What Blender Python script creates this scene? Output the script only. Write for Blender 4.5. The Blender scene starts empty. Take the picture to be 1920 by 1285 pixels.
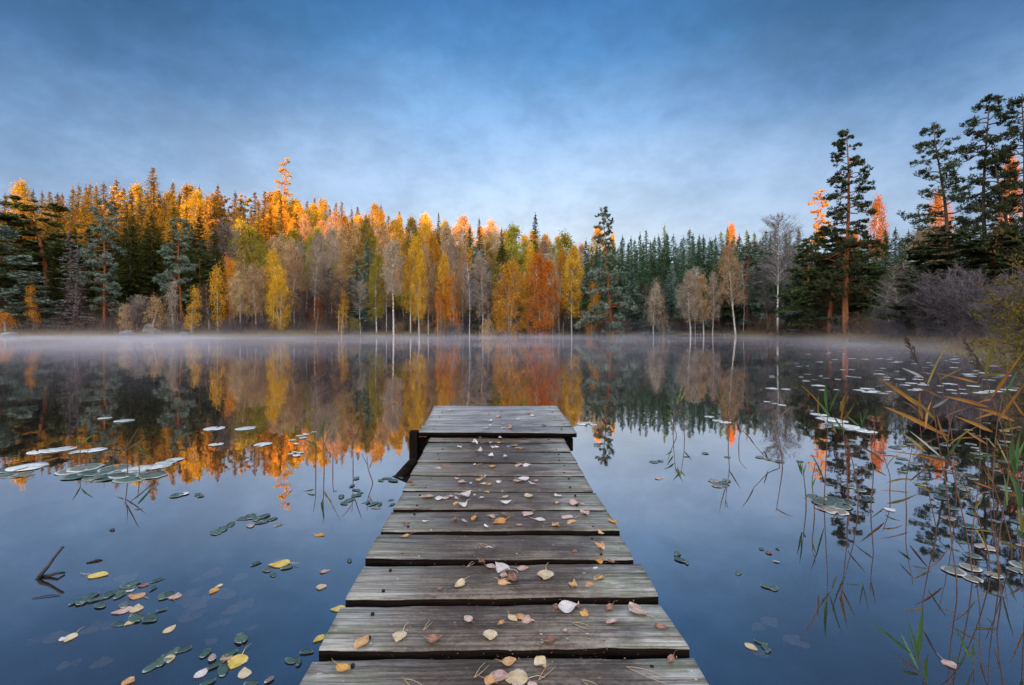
import bpy, math, random
import numpy as np
from mathutils import Vector, Matrix
C = bpy.context.scene.collection
scene = bpy.context.scene
R = math.radians
PI = math.pi
random.seed(7)
rng = np.random.default_rng(7)

# ---------------------------------------------------------------- camera
HZ, F, CAM_Z = 619.0, 860.0, 0.92          # horizon row and focal length in photo pixels, eye height over the water
cam_d = bpy.data.cameras.new('camera'); cam = bpy.data.objects.new('camera', cam_d); C.objects.link(cam)
cam.location = (0, 0, CAM_Z); cam.rotation_euler = (R(90), 0, 0)
cam_d.sensor_width = 36; cam_d.lens = F / 1920 * 36; cam_d.shift_y = -(642.5 - HZ) / 1920
cam_d.clip_start = 0.02; cam_d.clip_end = 3000
scene.camera = cam
scene.view_settings.view_transform = 'Standard'; scene.view_settings.look = 'None'
scene.view_settings.gamma = 1; scene.view_settings.exposure = 2.1
cy = scene.cycles
cy.use_denoising = True; cy.max_bounces = 7; cy.diffuse_bounces = 3; cy.glossy_bounces = 3
cy.transmission_bounces = 4; cy.transparent_max_bounces = 12; cy.volume_bounces = 1
cy.caustics_reflective = False; cy.caustics_refractive = False
cy.volume_step_rate = 4.0; cy.volume_max_steps = 96
cy.sample_clamp_indirect = 6

# ---------------------------------------------------------------- node helper
class NT:
    def __init__(s, tree): s.t = tree; s.n = tree.nodes; s.l = tree.links; s.n.clear()
    def new(s, typ, ins=None, **kw):
        nd = s.n.new(typ)
        for k, v in kw.items(): setattr(nd, k, v)
        for k, v in (ins or {}).items(): s.set(nd, k, v)
        return nd
    def set(s, nd, k, v):
        sock = nd.inputs[k]
        if isinstance(v, bpy.types.NodeSocket): s.l.new(v, sock)
        elif isinstance(v, bpy.types.Node): s.l.new(v.outputs[0], sock)
        elif isinstance(v, (tuple, list)) and sock.type == 'RGBA' and len(v) == 3: sock.default_value = (*v, 1)
        else: sock.default_value = v
    def m(s, op, a, b=None, c=None, clamp=False):
        nd = s.n.new('ShaderNodeMath'); nd.operation = op; nd.use_clamp = clamp
        for i, v in enumerate((a, b, c)):
            if v is not None: s.set(nd, i, v)
        return nd.outputs[0]
    def mr(s, v, a, b, c=0.0, d=1.0, smooth=True):
        nd = s.n.new('ShaderNodeMapRange'); nd.interpolation_type = 'SMOOTHSTEP' if smooth else 'LINEAR'
        for k, x in zip((0, 1, 2, 3, 4), (v, a, b, c, d)): s.set(nd, k, x)
        return nd.outputs[0]
    def ramp(s, fac, stops, interp='LINEAR'):
        nd = s.n.new('ShaderNodeValToRGB'); s.set(nd, 0, fac); cr = nd.color_ramp; cr.interpolation = interp
        while len(cr.elements) < len(stops): cr.elements.new(0.5)
        for e, (p, c) in zip(cr.elements, stops): e.position = p; e.color = (*c, 1)
        return nd.outputs[0]
    def mix(s, fac, a, b, mode='MIX'):
        nd = s.n.new('ShaderNodeMix'); nd.data_type = 'RGBA'; nd.blend_type = mode
        s.set(nd, 0, fac); s.set(nd, 6, a); s.set(nd, 7, b)
        return nd.outputs[2]
    def noise(s, vec, scale, detail=3, rough=0.55, out=0, dist=0.0):
        nd = s.new('ShaderNodeTexNoise', {'Scale': scale, 'Detail': detail, 'Roughness': rough, 'Distortion': dist})
        if vec is not None: s.set(nd, 'Vector', vec)
        return nd.outputs[out]
    def mapping(s, vec, scale=(1, 1, 1), loc=(0, 0, 0)):
        nd = s.new('ShaderNodeMapping'); s.set(nd, 'Vector', vec); s.set(nd, 'Scale', scale); s.set(nd, 'Location', loc)
        return nd.outputs[0]

def mat(name):
    m = bpy.data.materials.new(name); m.use_nodes = True
    return m, NT(m.node_tree)

# ---------------------------------------------------------------- world: clouded dawn sky
SUN_EL, SUN_AZ = 6.0, 24.0       # low sun behind the camera, a little to its left
world = bpy.data.worlds.new('World'); scene.world = world; world.use_nodes = True
w = NT(world.node_tree)
tc = w.new('ShaderNodeTexCoord').outputs['Generated']
sep = w.new('ShaderNodeSeparateXYZ', {0: tc})
X, Y, Z = sep.outputs
sky = w.new('ShaderNodeTexSky', sky_type='NISHITA', sun_disc=False, sun_elevation=R(SUN_EL), sun_rotation=R(180 + SUN_AZ))
el = w.m('DIVIDE', w.m('ARCSINE', Z), PI / 2)                     # 0 horizon .. 1 zenith
az = w.m('ARCTAN2', X, Y)                                         # 0 ahead, + right
elw = w.m('ADD', el, w.m('MULTIPLY', w.m('SUBTRACT', w.noise(w.mapping(tc, (1.2, 1.2, 2.6)), 1.6, 4, .55), .5), .10))
mid_c = w.ramp(elw, [(0.0, (.74, .83, .94)), (.13, (.66, .78, .94)), (.20, (.48, .66, .92)), (.27, (.25, .46, .79)), (.34, (.09, .275, .59)), (.42, (.028, .15, .40)), (.60, (.05, .14, .32)), (1, (.10, .18, .32))])
side_c = w.ramp(elw, [(0.0, (.36, .47, .66)), (.13, (.31, .44, .66)), (.20, (.19, .34, .59)), (.27, (.066, .175, .38)), (.34, (.026, .10, .24)), (.42, (.014, .07, .18)), (.60, (.03, .09, .22)), (1, (.10, .18, .32))])
azw = w.m('ADD', az, w.m('MULTIPLY', w.m('SUBTRACT', w.noise(tc, 1.7, 3), .5), .5))
side = w.mr(w.m('ABSOLUTE', w.m('SUBTRACT', azw, .02)), .08, .86)
base = w.mix(side, mid_c, side_c)
# thin cloud veils
n1 = w.noise(w.mapping(tc, (1.0, 1.0, 1.5), (3.1, .7, 1.2)), 3.0, 8, .60, dist=.12)
n2 = w.noise(w.mapping(tc, (1.6, 1.6, 2.6), (1.7, 5.2, .3)), 10.0, 6, .62, dist=.1)
nn = w.m('ADD', w.m('MULTIPLY', n1, .62), w.m('MULTIPLY', n2, .38))
veil = w.mr(nn, .36, .65, .86, 1.14)
base = w.mix(1.0, base, w.new('ShaderNodeCombineXYZ', {0: veil, 1: veil, 2: veil}).outputs[0], 'MULTIPLY')
grey = w.m('MULTIPLY', w.mr(nn, .48, .66), w.mr(el, .34, .02))
base = w.mix(w.m('MULTIPLY', grey, .26), base, (.56, .60, .70))
# the dawn side of the sky, behind the camera, is far brighter and paler
back = w.mr(Y, .25, -.45)
dawn = w.ramp(el, [(0, (1.0, .86, .72)), (.25, (1.0, .93, .86)), (.55, (.72, .76, .84)), (1, (.45, .52, .66))])
dawn = w.mix(1.0, dawn, (3.0, 2.9, 2.9), 'MULTIPLY')
zen = w.mr(el, .44, .75, 0, .5)
base = w.mix(zen, base, (1.5, 1.62, 1.9))
base = w.mix(w.m('MAXIMUM', back, 0.0), base, dawn)
base = w.mix(1.0, base, (2.95, 2.95, 2.95), 'MULTIPLY')
base = w.mix(.06, base, sky.outputs[0])
bg = w.new('ShaderNodeBackground', {'Color': base, 'Strength': .083})
w.new('ShaderNodeOutputWorld', {'Surface': bg})

# ---------------------------------------------------------------- sun
sl = bpy.data.lights.new('sun', 'SUN'); sl.energy = 3.6; sl.angle = R(.5); sl.color = (1.0, .42, .12)
so = bpy.data.objects.new('sun', sl); C.objects.link(so)
sdir = Vector((math.sin(R(SUN_AZ)) * math.cos(R(SUN_EL)), math.cos(R(SUN_AZ)) * math.cos(R(SUN_EL)), -math.sin(R(SUN_EL))))
so.rotation_euler = sdir.to_track_quat('-Z', 'Y').to_euler()
so.location = (-40, -90, 60)

# ---------------------------------------------------------------- mesh + object helpers
class MB:
    """collects triangles / quads as numpy blocks"""
    def __init__(s): s.v = []; s.q = []; s.t = []; s.n = 0
    def quads(s, V):                       # V (n,4,3)
        V = np.asarray(V, float); n = len(V)
        if n == 0: return
        s.v.append(V.reshape(-1, 3)); s.q.append(np.arange(n * 4).reshape(n, 4) + s.n); s.n += n * 4
    def poly(s, verts, quads=None, tris=None):
        verts = np.asarray(verts, float)
        if quads is not None and len(quads): s.q.append(np.asarray(quads, int) + s.n)
        if tris is not None and len(tris): s.t.append(np.asarray(tris, int) + s.n)
        s.v.append(verts); s.n += len(verts)
    def tube(s, pts, rad, seg=6, cap=True):
        pts = np.asarray(pts, float); k = len(pts); rad = np.broadcast_to(np.asarray(rad, float), (k,))
        tan = np.gradient(pts, axis=0); tan /= np.linalg.norm(tan, axis=1)[:, None] + 1e-9
        up = np.array([0, 0, 1.0]) if abs(tan[0][2]) < .9 else np.array([1.0, 0, 0])
        a = np.cross(tan, up); a /= np.linalg.norm(a, axis=1)[:, None] + 1e-9
        b = np.cross(tan, a); th = np.arange(seg) * 2 * PI / seg
        ring = pts[:, None] + rad[:, None, None] * (np.cos(th)[None, :, None] * a[:, None] + np.sin(th)[None, :, None] * b[:, None])
        i = np.arange(k - 1)[:, None] * seg; j = np.arange(seg)[None]; j2 = (j + 1) % seg
        q = np.stack([i + j, i + j2, i + seg + j2, i + seg + j], -1).reshape(-1, 4)
        V = ring.reshape(-1, 3); t = []
        if cap:
            V = np.vstack([V, pts[:1], pts[-1:]]); c0 = k * seg
            t = [(c0, (x + 1) % seg, x) for x in range(seg)] + [(c0 + 1, (k - 1) * seg + x, (k - 1) * seg + (x + 1) % seg) for x in range(seg)]
        s.poly(V, q, t)
    def mesh(s, name, m, smooth=False):
        me = bpy.data.meshes.new(name)
        V = np.vstack(s.v) if s.v else np.zeros((0, 3))
        Q = np.vstack(s.q) if s.q else np.zeros((0, 4), int); T = np.vstack(s.t) if s.t else np.zeros((0, 3), int)
        me.vertices.add(len(V)); me.vertices.foreach_set('co', V.astype(np.float32).ravel())
        loops = np.concatenate([Q.ravel(), T.ravel()]).astype(np.int32)
        me.loops.add(len(loops)); me.loops.foreach_set('vertex_index', loops)
        me.polygons.add(len(Q) + len(T))
        st = np.concatenate([np.arange(len(Q)) * 4, len(Q) * 4 + np.arange(len(T)) * 3]).astype(np.int32)
        me.polygons.foreach_set('loop_start', st)
        if smooth: me.polygons.foreach_set('use_smooth', np.ones(len(st), bool))
        me.update(calc_edges=True); me.validate()
        if m is not None: me.materials.append(m)
        return me

def put(name, mesh, parent=None, loc=None, m=None):
    o = bpy.data.objects.new(name, mesh); C.objects.link(o)
    if parent is not None: o.parent = parent
    if loc is not None: o.location = loc
    if m is not None and mesh is not None:
        o.material_slots[0].link = 'OBJECT'; o.material_slots[0].material = m
    return o
def tag(o, label, cat, group=None):
    o['label'] = label; o['category'] = cat
    if group: o['group'] = group
    return o
def thing(name, label, cat, loc=(0, 0, 0), group=None):
    return tag(put(name, None, loc=loc), label, cat, group)

def PX(px, py, D):           # photo pixel at depth D -> world point
    return np.array([(px - 960) / F * D, D, CAM_Z + (HZ - py) / F * D])
def water_pt(px, py, z=0.0):
    D = (CAM_Z - z) * F / (py - HZ); return np.array([(px - 960) / F * D, D, z])

# ---------------------------------------------------------------- terrain
SHORE = np.array([(-135, 20), (-112, 52), (-72, 62), (-50, 66), (-30, 66), (-8, 71), (8, 72), (22, 70), (34, 71.5), (38, 66), (34.5, 54), (30.5, 44), (28, 36), (23, 26),
                  (18.5, 19), (15, 12.5), (13, 6), (12, 0), (6, -3.2), (-6, -3.0), (-25, -6), (-70, -4), (-115, 2)], float)
def lake_sd(P):              # >0 on land, metres from the water's edge
    A = SHORE; B = np.roll(SHORE, -1, 0)
    d = np.full(len(P), 1e9); inside = np.zeros(len(P), bool)
    for a, b in zip(A, B):
        ab = b - a; t = np.clip(((P - a) @ ab) / (ab @ ab), 0, 1)
        d = np.minimum(d, np.linalg.norm(P - (a + t[:, None] * ab), axis=1))
        cond = (a[1] > P[:, 1]) != (b[1] > P[:, 1])
        with np.errstate(divide='ignore', invalid='ignore'):
            xi = (b[0] - a[0]) * (P[:, 1] - a[1]) / (b[1] - a[1]) + a[0]
        inside ^= cond & (P[:, 0] < xi)
    return np.where(inside, -d, d)
def sstep(a, b, x):
    t = np.clip((x - a) / (b - a), 0, 1); return t * t * (3 - 2 * t)
def ground_z(x, y):
    x = np.atleast_1d(np.asarray(x, float)); y = np.atleast_1d(np.asarray(y, float))
    wob = .9 * np.sin(x * .31 + y * .17) + .6 * np.sin(x * .83 - y * .57)
    sd = lake_sd(np.stack([x, y], 1)) + wob * .6
    H = np.interp(x, [-200, -123, -33, -10, 8, 22, 43, 80, 200], [15, 15, 15.5, 14, 12.5, 10, 7.5, 5, 3])
    front = np.where(y > 20, 1.0, 0.0) * sstep(20, 60, y)
    z = np.where(sd > 0, .32 * np.minimum(1, sd / 1.2) + .5 * sstep(0, 12, sd) + H * sstep(2, 52, sd) * front, -np.minimum(1.1, -sd * .32))
    bumps = (.25 * np.sin(x * .4) * np.cos(y * .37) + .14 * np.sin(x * 1.1 + 2) * np.cos(y * .9)) * sstep(2, 10, sd)
    # the wooded hill behind the camera that keeps the lake in shade at sunrise
    T = math.tan(R(SUN_EL)) / math.cos(R(SUN_AZ))
    crest = 16.6 + (100 + 140) * T
    crest = crest + 4.0 * sstep(-160, -120, x) * (1 - sstep(-75, -45, x))  # unseen crest raised along this stretch to shade the centre trees
    jag = 1.1 * np.sin(x * .11) + .9 * np.sin(x * .37 + 1) + .8 * np.sin(x * .93 + 2)
    z = z + bumps + np.where(y < 0, (crest + jag) * (1 - sstep(-140, -40, y)), 0)
    return z
def gz(x, y): return float(ground_z(x, y)[0])

gm, g = mat('forest_floor')
pos = g.new('ShaderNodeNewGeometry').outputs['Position']
pz = g.new('ShaderNodeSeparateXYZ', {0: pos}).outputs[2]
c = g.ramp(g.noise(pos, .9, 6, .65), [(.3, (.020, .013, .008)), (.48, (.06, .036, .016)), (.6, (.10, .055, .020)), (.75, (.055, .06, .018))])
bed = g.ramp(g.noise(pos, 3.0, 5, .6), [(.3, (.012, .014, .016)), (.7, (.035, .032, .028))])
c = g.mix(g.mr(pz, -.05, .05), bed, c)
bp = g.new('ShaderNodeBump', {'Strength': .8, 'Distance': .3, 'Height': g.noise(pos, 2.2, 6, .7)})
g.new('ShaderNodeOutputMaterial', {0: g.new('ShaderNodeBsdfPrincipled', {'Base Color': c, 'Roughness': .95, 'Normal': bp})})
xs = np.unique(np.concatenate([np.linspace(-420, -100, 33), np.linspace(-100, 60, 130), np.linspace(60, 420, 37)]))
ys = np.unique(np.concatenate([np.linspace(-340, -20, 41), np.linspace(-20, 20, 31), np.linspace(20, 125, 90), np.linspace(125, 520, 24)]))
GX, GY = np.meshgrid(xs, ys); nx, ny = len(xs), len(ys)
V = np.stack([GX.ravel(), GY.ravel(), ground_z(GX.ravel(), GY.ravel())], 1)
i, j = np.meshgrid(np.arange(nx - 1), np.arange(ny - 1)); a = (j * nx + i).ravel()
b_ = MB(); b_.poly(V, np.stack([a, a + 1, a + nx + 1, a + nx], 1))
terrain = put('ground', b_.mesh('ground', gm, True)); terrain['kind'] = 'structure'

# ---------------------------------------------------------------- water
wm, g = mat('lake_water')
pos = g.new('ShaderNodeNewGeometry').outputs['Position']
h1 = g.noise(g.mapping(pos, (1, .55, 1)), 1.3, 3, .5); h2 = g.noise(pos, 6.0, 2, .5)
hh = g.m('ADD', h1, g.m('MULTIPLY', h2, .12))
bp = g.new('ShaderNodeBump', {'Strength': .022, 'Distance': .10, 'Height': hh})
fr = g.new('ShaderNodeFresnel', {'IOR': 1.33, 'Normal': bp})
R_ = g.m('POWER', fr, .31)
gl = g.new('ShaderNodeBsdfGlossy', {'Color': (.99, .94, .94), 'Roughness': .018, 'Normal': bp})
tr0 = g.new('ShaderNodeBsdfTransparent', {'Color': (.62, .62, .60)})
tr = g.new('ShaderNodeMixShader', {0: .26, 1: tr0, 2: g.new('ShaderNodeBsdfDiffuse', {'Color': (.060, .052, .060)})})
mx = g.new('ShaderNodeMixShader', {0: R_, 1: tr, 2: gl})
g.new('ShaderNodeOutputMaterial', {0: mx})
b_ = MB(); b_.quads([[(-160, -12, 0), (60, -12, 0), (60, 90, 0), (-160, 90, 0)]])
water = put('water', b_.mesh('water', wm)); water['kind'] = 'structure'

# ---------------------------------------------------------------- foliage materials
def leaf_mat(name, cols, scale=.8, trans=.35, gloss=0.0, hue=.03, val=.35, frost=0.0):
    """cols: dark->light leaf colours mixed by a soft pattern over the crown and by tree"""
    m, g = mat(name)
    oc = g.new('ShaderNodeTexCoord').outputs['Object']
    oi = g.new('ShaderNodeObjectInfo').outputs['Random']
    isl = g.new('ShaderNodeNewGeometry').outputs['Random Per Island']
    off = g.new('ShaderNodeCombineXYZ', {0: g.m('MULTIPLY', oi, 37.0), 1: g.m('MULTIPLY', oi, 11.0), 2: 0.0})
    v = g.new('ShaderNodeVectorMath', operation='ADD'); g.set(v, 0, oc); g.set(v, 1, off)
    n = g.noise(v.outputs[0], scale, 3, .6)
    f = g.m('ADD', g.m('MULTIPLY', g.mr(n, .3, .7, 0, 1, False), .55), g.m('MULTIPLY', isl, .45))
    k = len(cols); c = g.ramp(f, [(q / (k - 1), cc) for q, cc in enumerate(cols)])
    hs = g.new('ShaderNodeHueSaturation', {'Hue': g.m('ADD', .5 - hue / 2, g.m('MULTIPLY', oi, hue)), 'Value': g.m('ADD', 1 - val / 2, g.m('MULTIPLY', oi, val)), 'Color': c})
    c = hs.outputs[0]
    if frost > 0:                 # rime on the twig tips
        fn = g.mr(g.noise(oc, 1.4, 2, .5), .4, .62)
        c = g.mix(g.m('MULTIPLY', fn, frost), c, (.42, .50, .48))
    d = g.new('ShaderNodeBsdfDiffuse', {'Color': c}); t = g.new('ShaderNodeBsdfTranslucent', {'Color': c})
    g.new('ShaderNodeOutputMaterial', {0: g.new('ShaderNodeMixShader', {0: trans, 1: d, 2: t})})
    return m
LM = {
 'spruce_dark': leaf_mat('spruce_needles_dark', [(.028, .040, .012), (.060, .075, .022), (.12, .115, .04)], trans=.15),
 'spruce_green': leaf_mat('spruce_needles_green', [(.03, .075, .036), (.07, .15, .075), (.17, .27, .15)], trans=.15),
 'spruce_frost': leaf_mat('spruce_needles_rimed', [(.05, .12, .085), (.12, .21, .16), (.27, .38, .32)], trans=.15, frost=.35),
 'spruce_sunlit': leaf_mat('spruce_needles_sunlit', [(.13, .10, .016), (.24, .17, .03), (.38, .27, .05)], trans=.2),  # spruce needles lightened and browned, low sunlight put into the colour
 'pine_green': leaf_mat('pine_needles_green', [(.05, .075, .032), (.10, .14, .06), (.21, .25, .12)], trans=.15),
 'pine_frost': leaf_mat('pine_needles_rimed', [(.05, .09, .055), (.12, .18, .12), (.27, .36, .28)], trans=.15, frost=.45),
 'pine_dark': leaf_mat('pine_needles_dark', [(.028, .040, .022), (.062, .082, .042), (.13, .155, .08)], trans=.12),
 'pine_sunlit': leaf_mat('pine_needles_sunlit', [(.28, .17, .04), (.46, .30, .07), (.60, .42, .11)], trans=.2),  # pine needles lightened towards orange to carry the sun's glow
 'gold': leaf_mat('birch_leaves_gold', [(.40, .22, .03), (.68, .38, .04), (.84, .54, .09)]),
 'yellow': leaf_mat('birch_leaves_yellow', [(.30, .19, .02), (.48, .33, .03), (.62, .46, .06)]),
 'orange': leaf_mat('birch_leaves_orange', [(.40, .15, .02), (.68, .27, .03), (.82, .40, .06)]),
 'red': leaf_mat('birch_leaves_russet', [(.15, .06, .02), (.28, .125, .035), (.40, .20, .06)]),
 'olive': leaf_mat('birch_leaves_olive', [(.20, .18, .02), (.38, .32, .045), (.56, .46, .09)]),
 'tan': leaf_mat('birch_leaves_tan', [(.32, .21, .11), (.52, .36, .20), (.70, .53, .32)]),
 'pale': leaf_mat('birch_leaves_pale', [(.28, .22, .17), (.46, .38, .30), (.64, .54, .43)]),
 'peach': leaf_mat('birch_leaves_peach', [(.36, .22, .10), (.56, .37, .18), (.70, .50, .28)]),
 'brown': leaf_mat('shrub_leaves_brown', [(.07, .045, .03), (.14, .085, .045), (.26, .15, .07)]),
 'twig': leaf_mat('rimed_twigs', [(.09, .08, .085), (.16, .145, .16), (.30, .275, .31)], trans=.0, hue=.02),
 'twig_brown': leaf_mat('bare_twigs_brown', [(.06, .045, .04), (.13, .095, .08), (.22, .17, .14)], trans=.0, hue=.02),
}
def bark(name, a, b, sc=(1, 1, .25), bands=None, scale=7):
    m, g = mat(name)
    oc = g.new('ShaderNodeTexCoord').outputs['Object']
    n = g.noise(g.mapping(oc, sc), scale, 5, .65)
    c = g.ramp(n, [(.35, a), (.65, b)])
    if bands:
        bn = g.noise(g.mapping(oc, (1.2, 1.2, 3.2)), 2.4, 4, .6)
        c = g.mix(g.mr(bn, .54, .60), c, bands)
    bp = g.new('ShaderNodeBump', {'Strength': .5, 'Distance': .03, 'Height': n})
    g.new('ShaderNodeOutputMaterial', {0: g.new('ShaderNodeBsdfPrincipled', {'Base Color': c, 'Roughness': .9, 'Specular IOR Level': .08, 'Normal': bp})})
    return m
BK = {'birch': bark('birch_bark', (.58, .55, .52), (.80, .78, .75), bands=(.08, .07, .07)),
      'birch_grey': bark('birch_bark_grey', (.30, .27, .26), (.46, .43, .41), bands=(.09, .08, .08)),
      'pine': bark('pine_bark_red', (.20, .075, .035), (.40, .17, .08)),
      'spruce': bark('spruce_bark', (.07, .05, .04), (.16, .12, .10)), 'twig': bark('twig_bark', (.07, .058, .06), (.15, .13, .14))}

# ---------------------------------------------------------------- foliage geometry
def unit(v): return v / (np.linalg.norm(v, axis=-1, keepdims=True) + 1e-9)
def diamonds(mb, c, u, l, wd, r):
    """leaf-like kites: centre c, axis u, length l, width wd"""
    n = len(c); u = unit(u); k = unit(np.cross(u, unit(r.normal(size=(n, 3))) + 1e-6))
    l = np.broadcast_to(l, (n,))[:, None]; wd = np.broadcast_to(wd, (n,))[:, None]
    mb.quads(np.stack([c - u * l * .5, c + k * wd * .5 - u * l * .08, c + u * l * .5, c - k * wd * .5 - u * l * .08], 1))
def ribbons(mb, p0, p1, w0, w1, r):
    """thin twigs as tapered strips"""
    n = len(p0); d = unit(p1 - p0); k = unit(np.cross(d, unit(r.normal(size=(n, 3)))))
    w0 = np.broadcast_to(w0, (n,))[:, None]; w1 = np.broadcast_to(w1, (n,))[:, None]
    mb.quads(np.stack([p0 - k * w0, p0 + k * w0, p1 + k * w1, p1 - k * w1], 1))
def trunk_path(r, h, lean=(0, 0), wob=.15, k=9):
    t = np.linspace(0, 1, k); p = np.zeros((k, 3)); p[:, 2] = t * h
    ph = r.uniform(0, 6, 4)
    p[:, 0] = lean[0] * t + wob * (np.sin(t * 5 + ph[0]) - np.sin(ph[0])) * t
    p[:, 1] = lean[1] * t + wob * (np.sin(t * 4 + ph[1]) - np.sin(ph[1])) * t
    return p
def on_path(p, z):
    z = np.atleast_1d(z); return np.stack([np.interp(z, p[:, 2], p[:, 0]), np.interp(z, p[:, 2], p[:, 1]), z], 1)

def spruce(seed, h=18., rad=2.6, base=.06, step=.42, el=.55, ragged=.25, nb=9, sparse=0.0):
    r = np.random.default_rng(seed); p = trunk_path(r, h, wob=.08)
    tb = MB(); tb.tube(p, np.linspace(.19, .012, len(p)), 6)
    tb_c = MB(); z = base * h
    while z < h * .985:
        f = 1 - z / h; R0 = rad * (f ** .8) * (1 - .35 * np.exp(-((f - 1) ** 2) / .01)) + .10
        n = max(4, int(nb * (.5 + .5 * f)))
        for q in range(n):
            if r.random() < sparse: continue
            L = R0 * r.uniform(1 - ragged * 1.3, 1 + ragged * .55); phi = r.uniform(0, 2 * PI)
            m = max(3, int(L / .22)); t = (np.arange(m) + .7) / m
            t = np.repeat(t, 3)
            o = np.array([math.cos(phi), math.sin(phi)]); drop = L * (.34 - .30 * (z / h))
            c = np.zeros((len(t), 3)); c[:, :2] = o * (t * L)[:, None]
            c[:, 2] = z - drop * t + .55 * drop * t ** 3
            side = r.uniform(-1, 1, len(t)); c[:, 0] += -o[1] * side * .22 * L * (1.1 - t) * .8; c[:, 1] += o[0] * side * .22 * L * (1.1 - t) * .8
            c += on_path(p, z)[0] * [1, 1, 0]
            c[:, 2] += r.normal(0, .06, len(t))
            u = np.zeros_like(c); u[:, 0] = o[0] - o[1] * side * 1.1; u[:, 1] = o[1] + o[0] * side * 1.1; u[:, 2] = r.uniform(-.75, .15, len(t))
            diamonds(tb_c, c, u, el * r.uniform(.6, 1.15, len(t)) * (.45 + .55 * f), el * .34 * (.5 + .5 * f), r)
        z += step * r.uniform(.75, 1.2) * (.5 + .5 * f)
    # leader shoots
    c = np.array([[0, 0, h - .1], [0, 0, h + .25]]) + on_path(p, h)[0] * [1, 1, 0]
    diamonds(tb_c, c, np.array([[0, 0, 1.], [0, 0, 1.]]), .6, .14, r)
    return tb, tb_c

def tufts(mb, r, cen, rx, rz, n, l, wdt):
    d = unit(r.normal(size=(n, 3))); rr = r.uniform(.25, 1, n)[:, None] ** .6
    c = cen + d * rr * np.array([rx, rx, rz])
    u = d * [1, 1, .4] + r.normal(0, .35, (n, 3)) + [0, 0, .55]
    diamonds(mb, c, u, l * r.uniform(.6, 1.2, n), wdt, r)

def pine(seed, h=20., rad=3.2, base=.35, nb=34, pad=1.0, n=60, l=.34, wd=.13, lean=(0, 0), wob=.3, side=0., topw=.35, low=None, droop=.0, trunk_r=.22):
    """red-trunked pine: bare stem, limbs with flat pads of needles"""
    r = np.random.default_rng(seed); p = trunk_path(r, h, lean, wob, 14)
    tb = MB(); tb.tube(p, np.linspace(trunk_r, .02, len(p)) , 8); lb = tb; cb = MB()
    for q in range(nb):
        f = (q + r.uniform(0, .9)) / nb; z = h * (base + (1 - base) * f)
        prof = (topw + (1 - topw) * (1 - f) ** .7) * (.55 + .45 * min(1, f / .18))
        if low is not None: prof *= low(f)
        L = rad * prof * r.uniform(.45, 1.12); phi = r.uniform(0, 2 * PI)
        if side: L *= 1 + side * math.cos(phi)
        o = np.array([math.cos(phi), math.sin(phi), 0]); s0 = on_path(p, z)[0]
        rise = r.uniform(-.30, .42) - droop * (1 - f)
        t = np.linspace(0, 1, 5)[:, None]
        pts = s0 + o * L * t + np.array([0, 0, 1.]) * (L * rise * t + .10 * L * t ** 2 * r.uniform(-1, 1)) + np.vstack([np.zeros(3), r.normal(0, .05 * L, (4, 3))])
        lb.tube(pts, np.linspace(.035 + .012 * L, .012, 5), 4)
        k = max(5, int(L * 4.6 * pad))
        P_ = lambda tt: np.array([np.interp(tt, t[:, 0], pts[:, a]) for a in range(3)])
        for e in range(k):                                  # branchlets fan out, each ends in a small brush of needles
            tt = .30 + .70 * (e + r.uniform(0, 1)) / k; s1 = P_(tt); sd_ = r.choice([-1, 1])
            d = o * r.uniform(.3, 1) + np.array([-o[1], o[0], 0]) * sd_ * r.uniform(.2, 1) + [0, 0, r.uniform(-.45, .65)]
            bl = (.30 + .26 * L * (1.15 - tt)) * r.uniform(.5, 1.2); e1 = s1 + unit(d) * bl
            lb.tube([s1, e1], [.014, .005], 3, False)
            pr = (.15 + .04 * L) * r.uniform(.6, 1.35) * min(1.25, pad)
            tufts(cb, r, e1, pr, pr * .85, max(7, int(n * .27)), l, wd)
            if r.random() < .5: tufts(cb, r, (s1 + e1) / 2 + [0, 0, .06], pr * .8, pr * .45, max(4, int(n * .16)), l, wd)
    for q in range(int(nb * .5)):                           # dead snags on the bare part of the stem
        z = h * r.uniform(.06, base + .25); phi = r.uniform(0, 2 * PI); s0 = on_path(p, z)[0]; L = r.uniform(.3, 1.5)
        e = s0 + [math.cos(phi) * L, math.sin(phi) * L, r.uniform(-.4, .2) * L]; lb.tube([s0, (s0 + e) / 2 + r.normal(0, .05, 3), e], [.022, .014, .006], 3, False)
    tufts(cb, r, p[-1] - [0, 0, .1], .22, .35, max(10, n // 2), l, wd)
    return tb, cb

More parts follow.
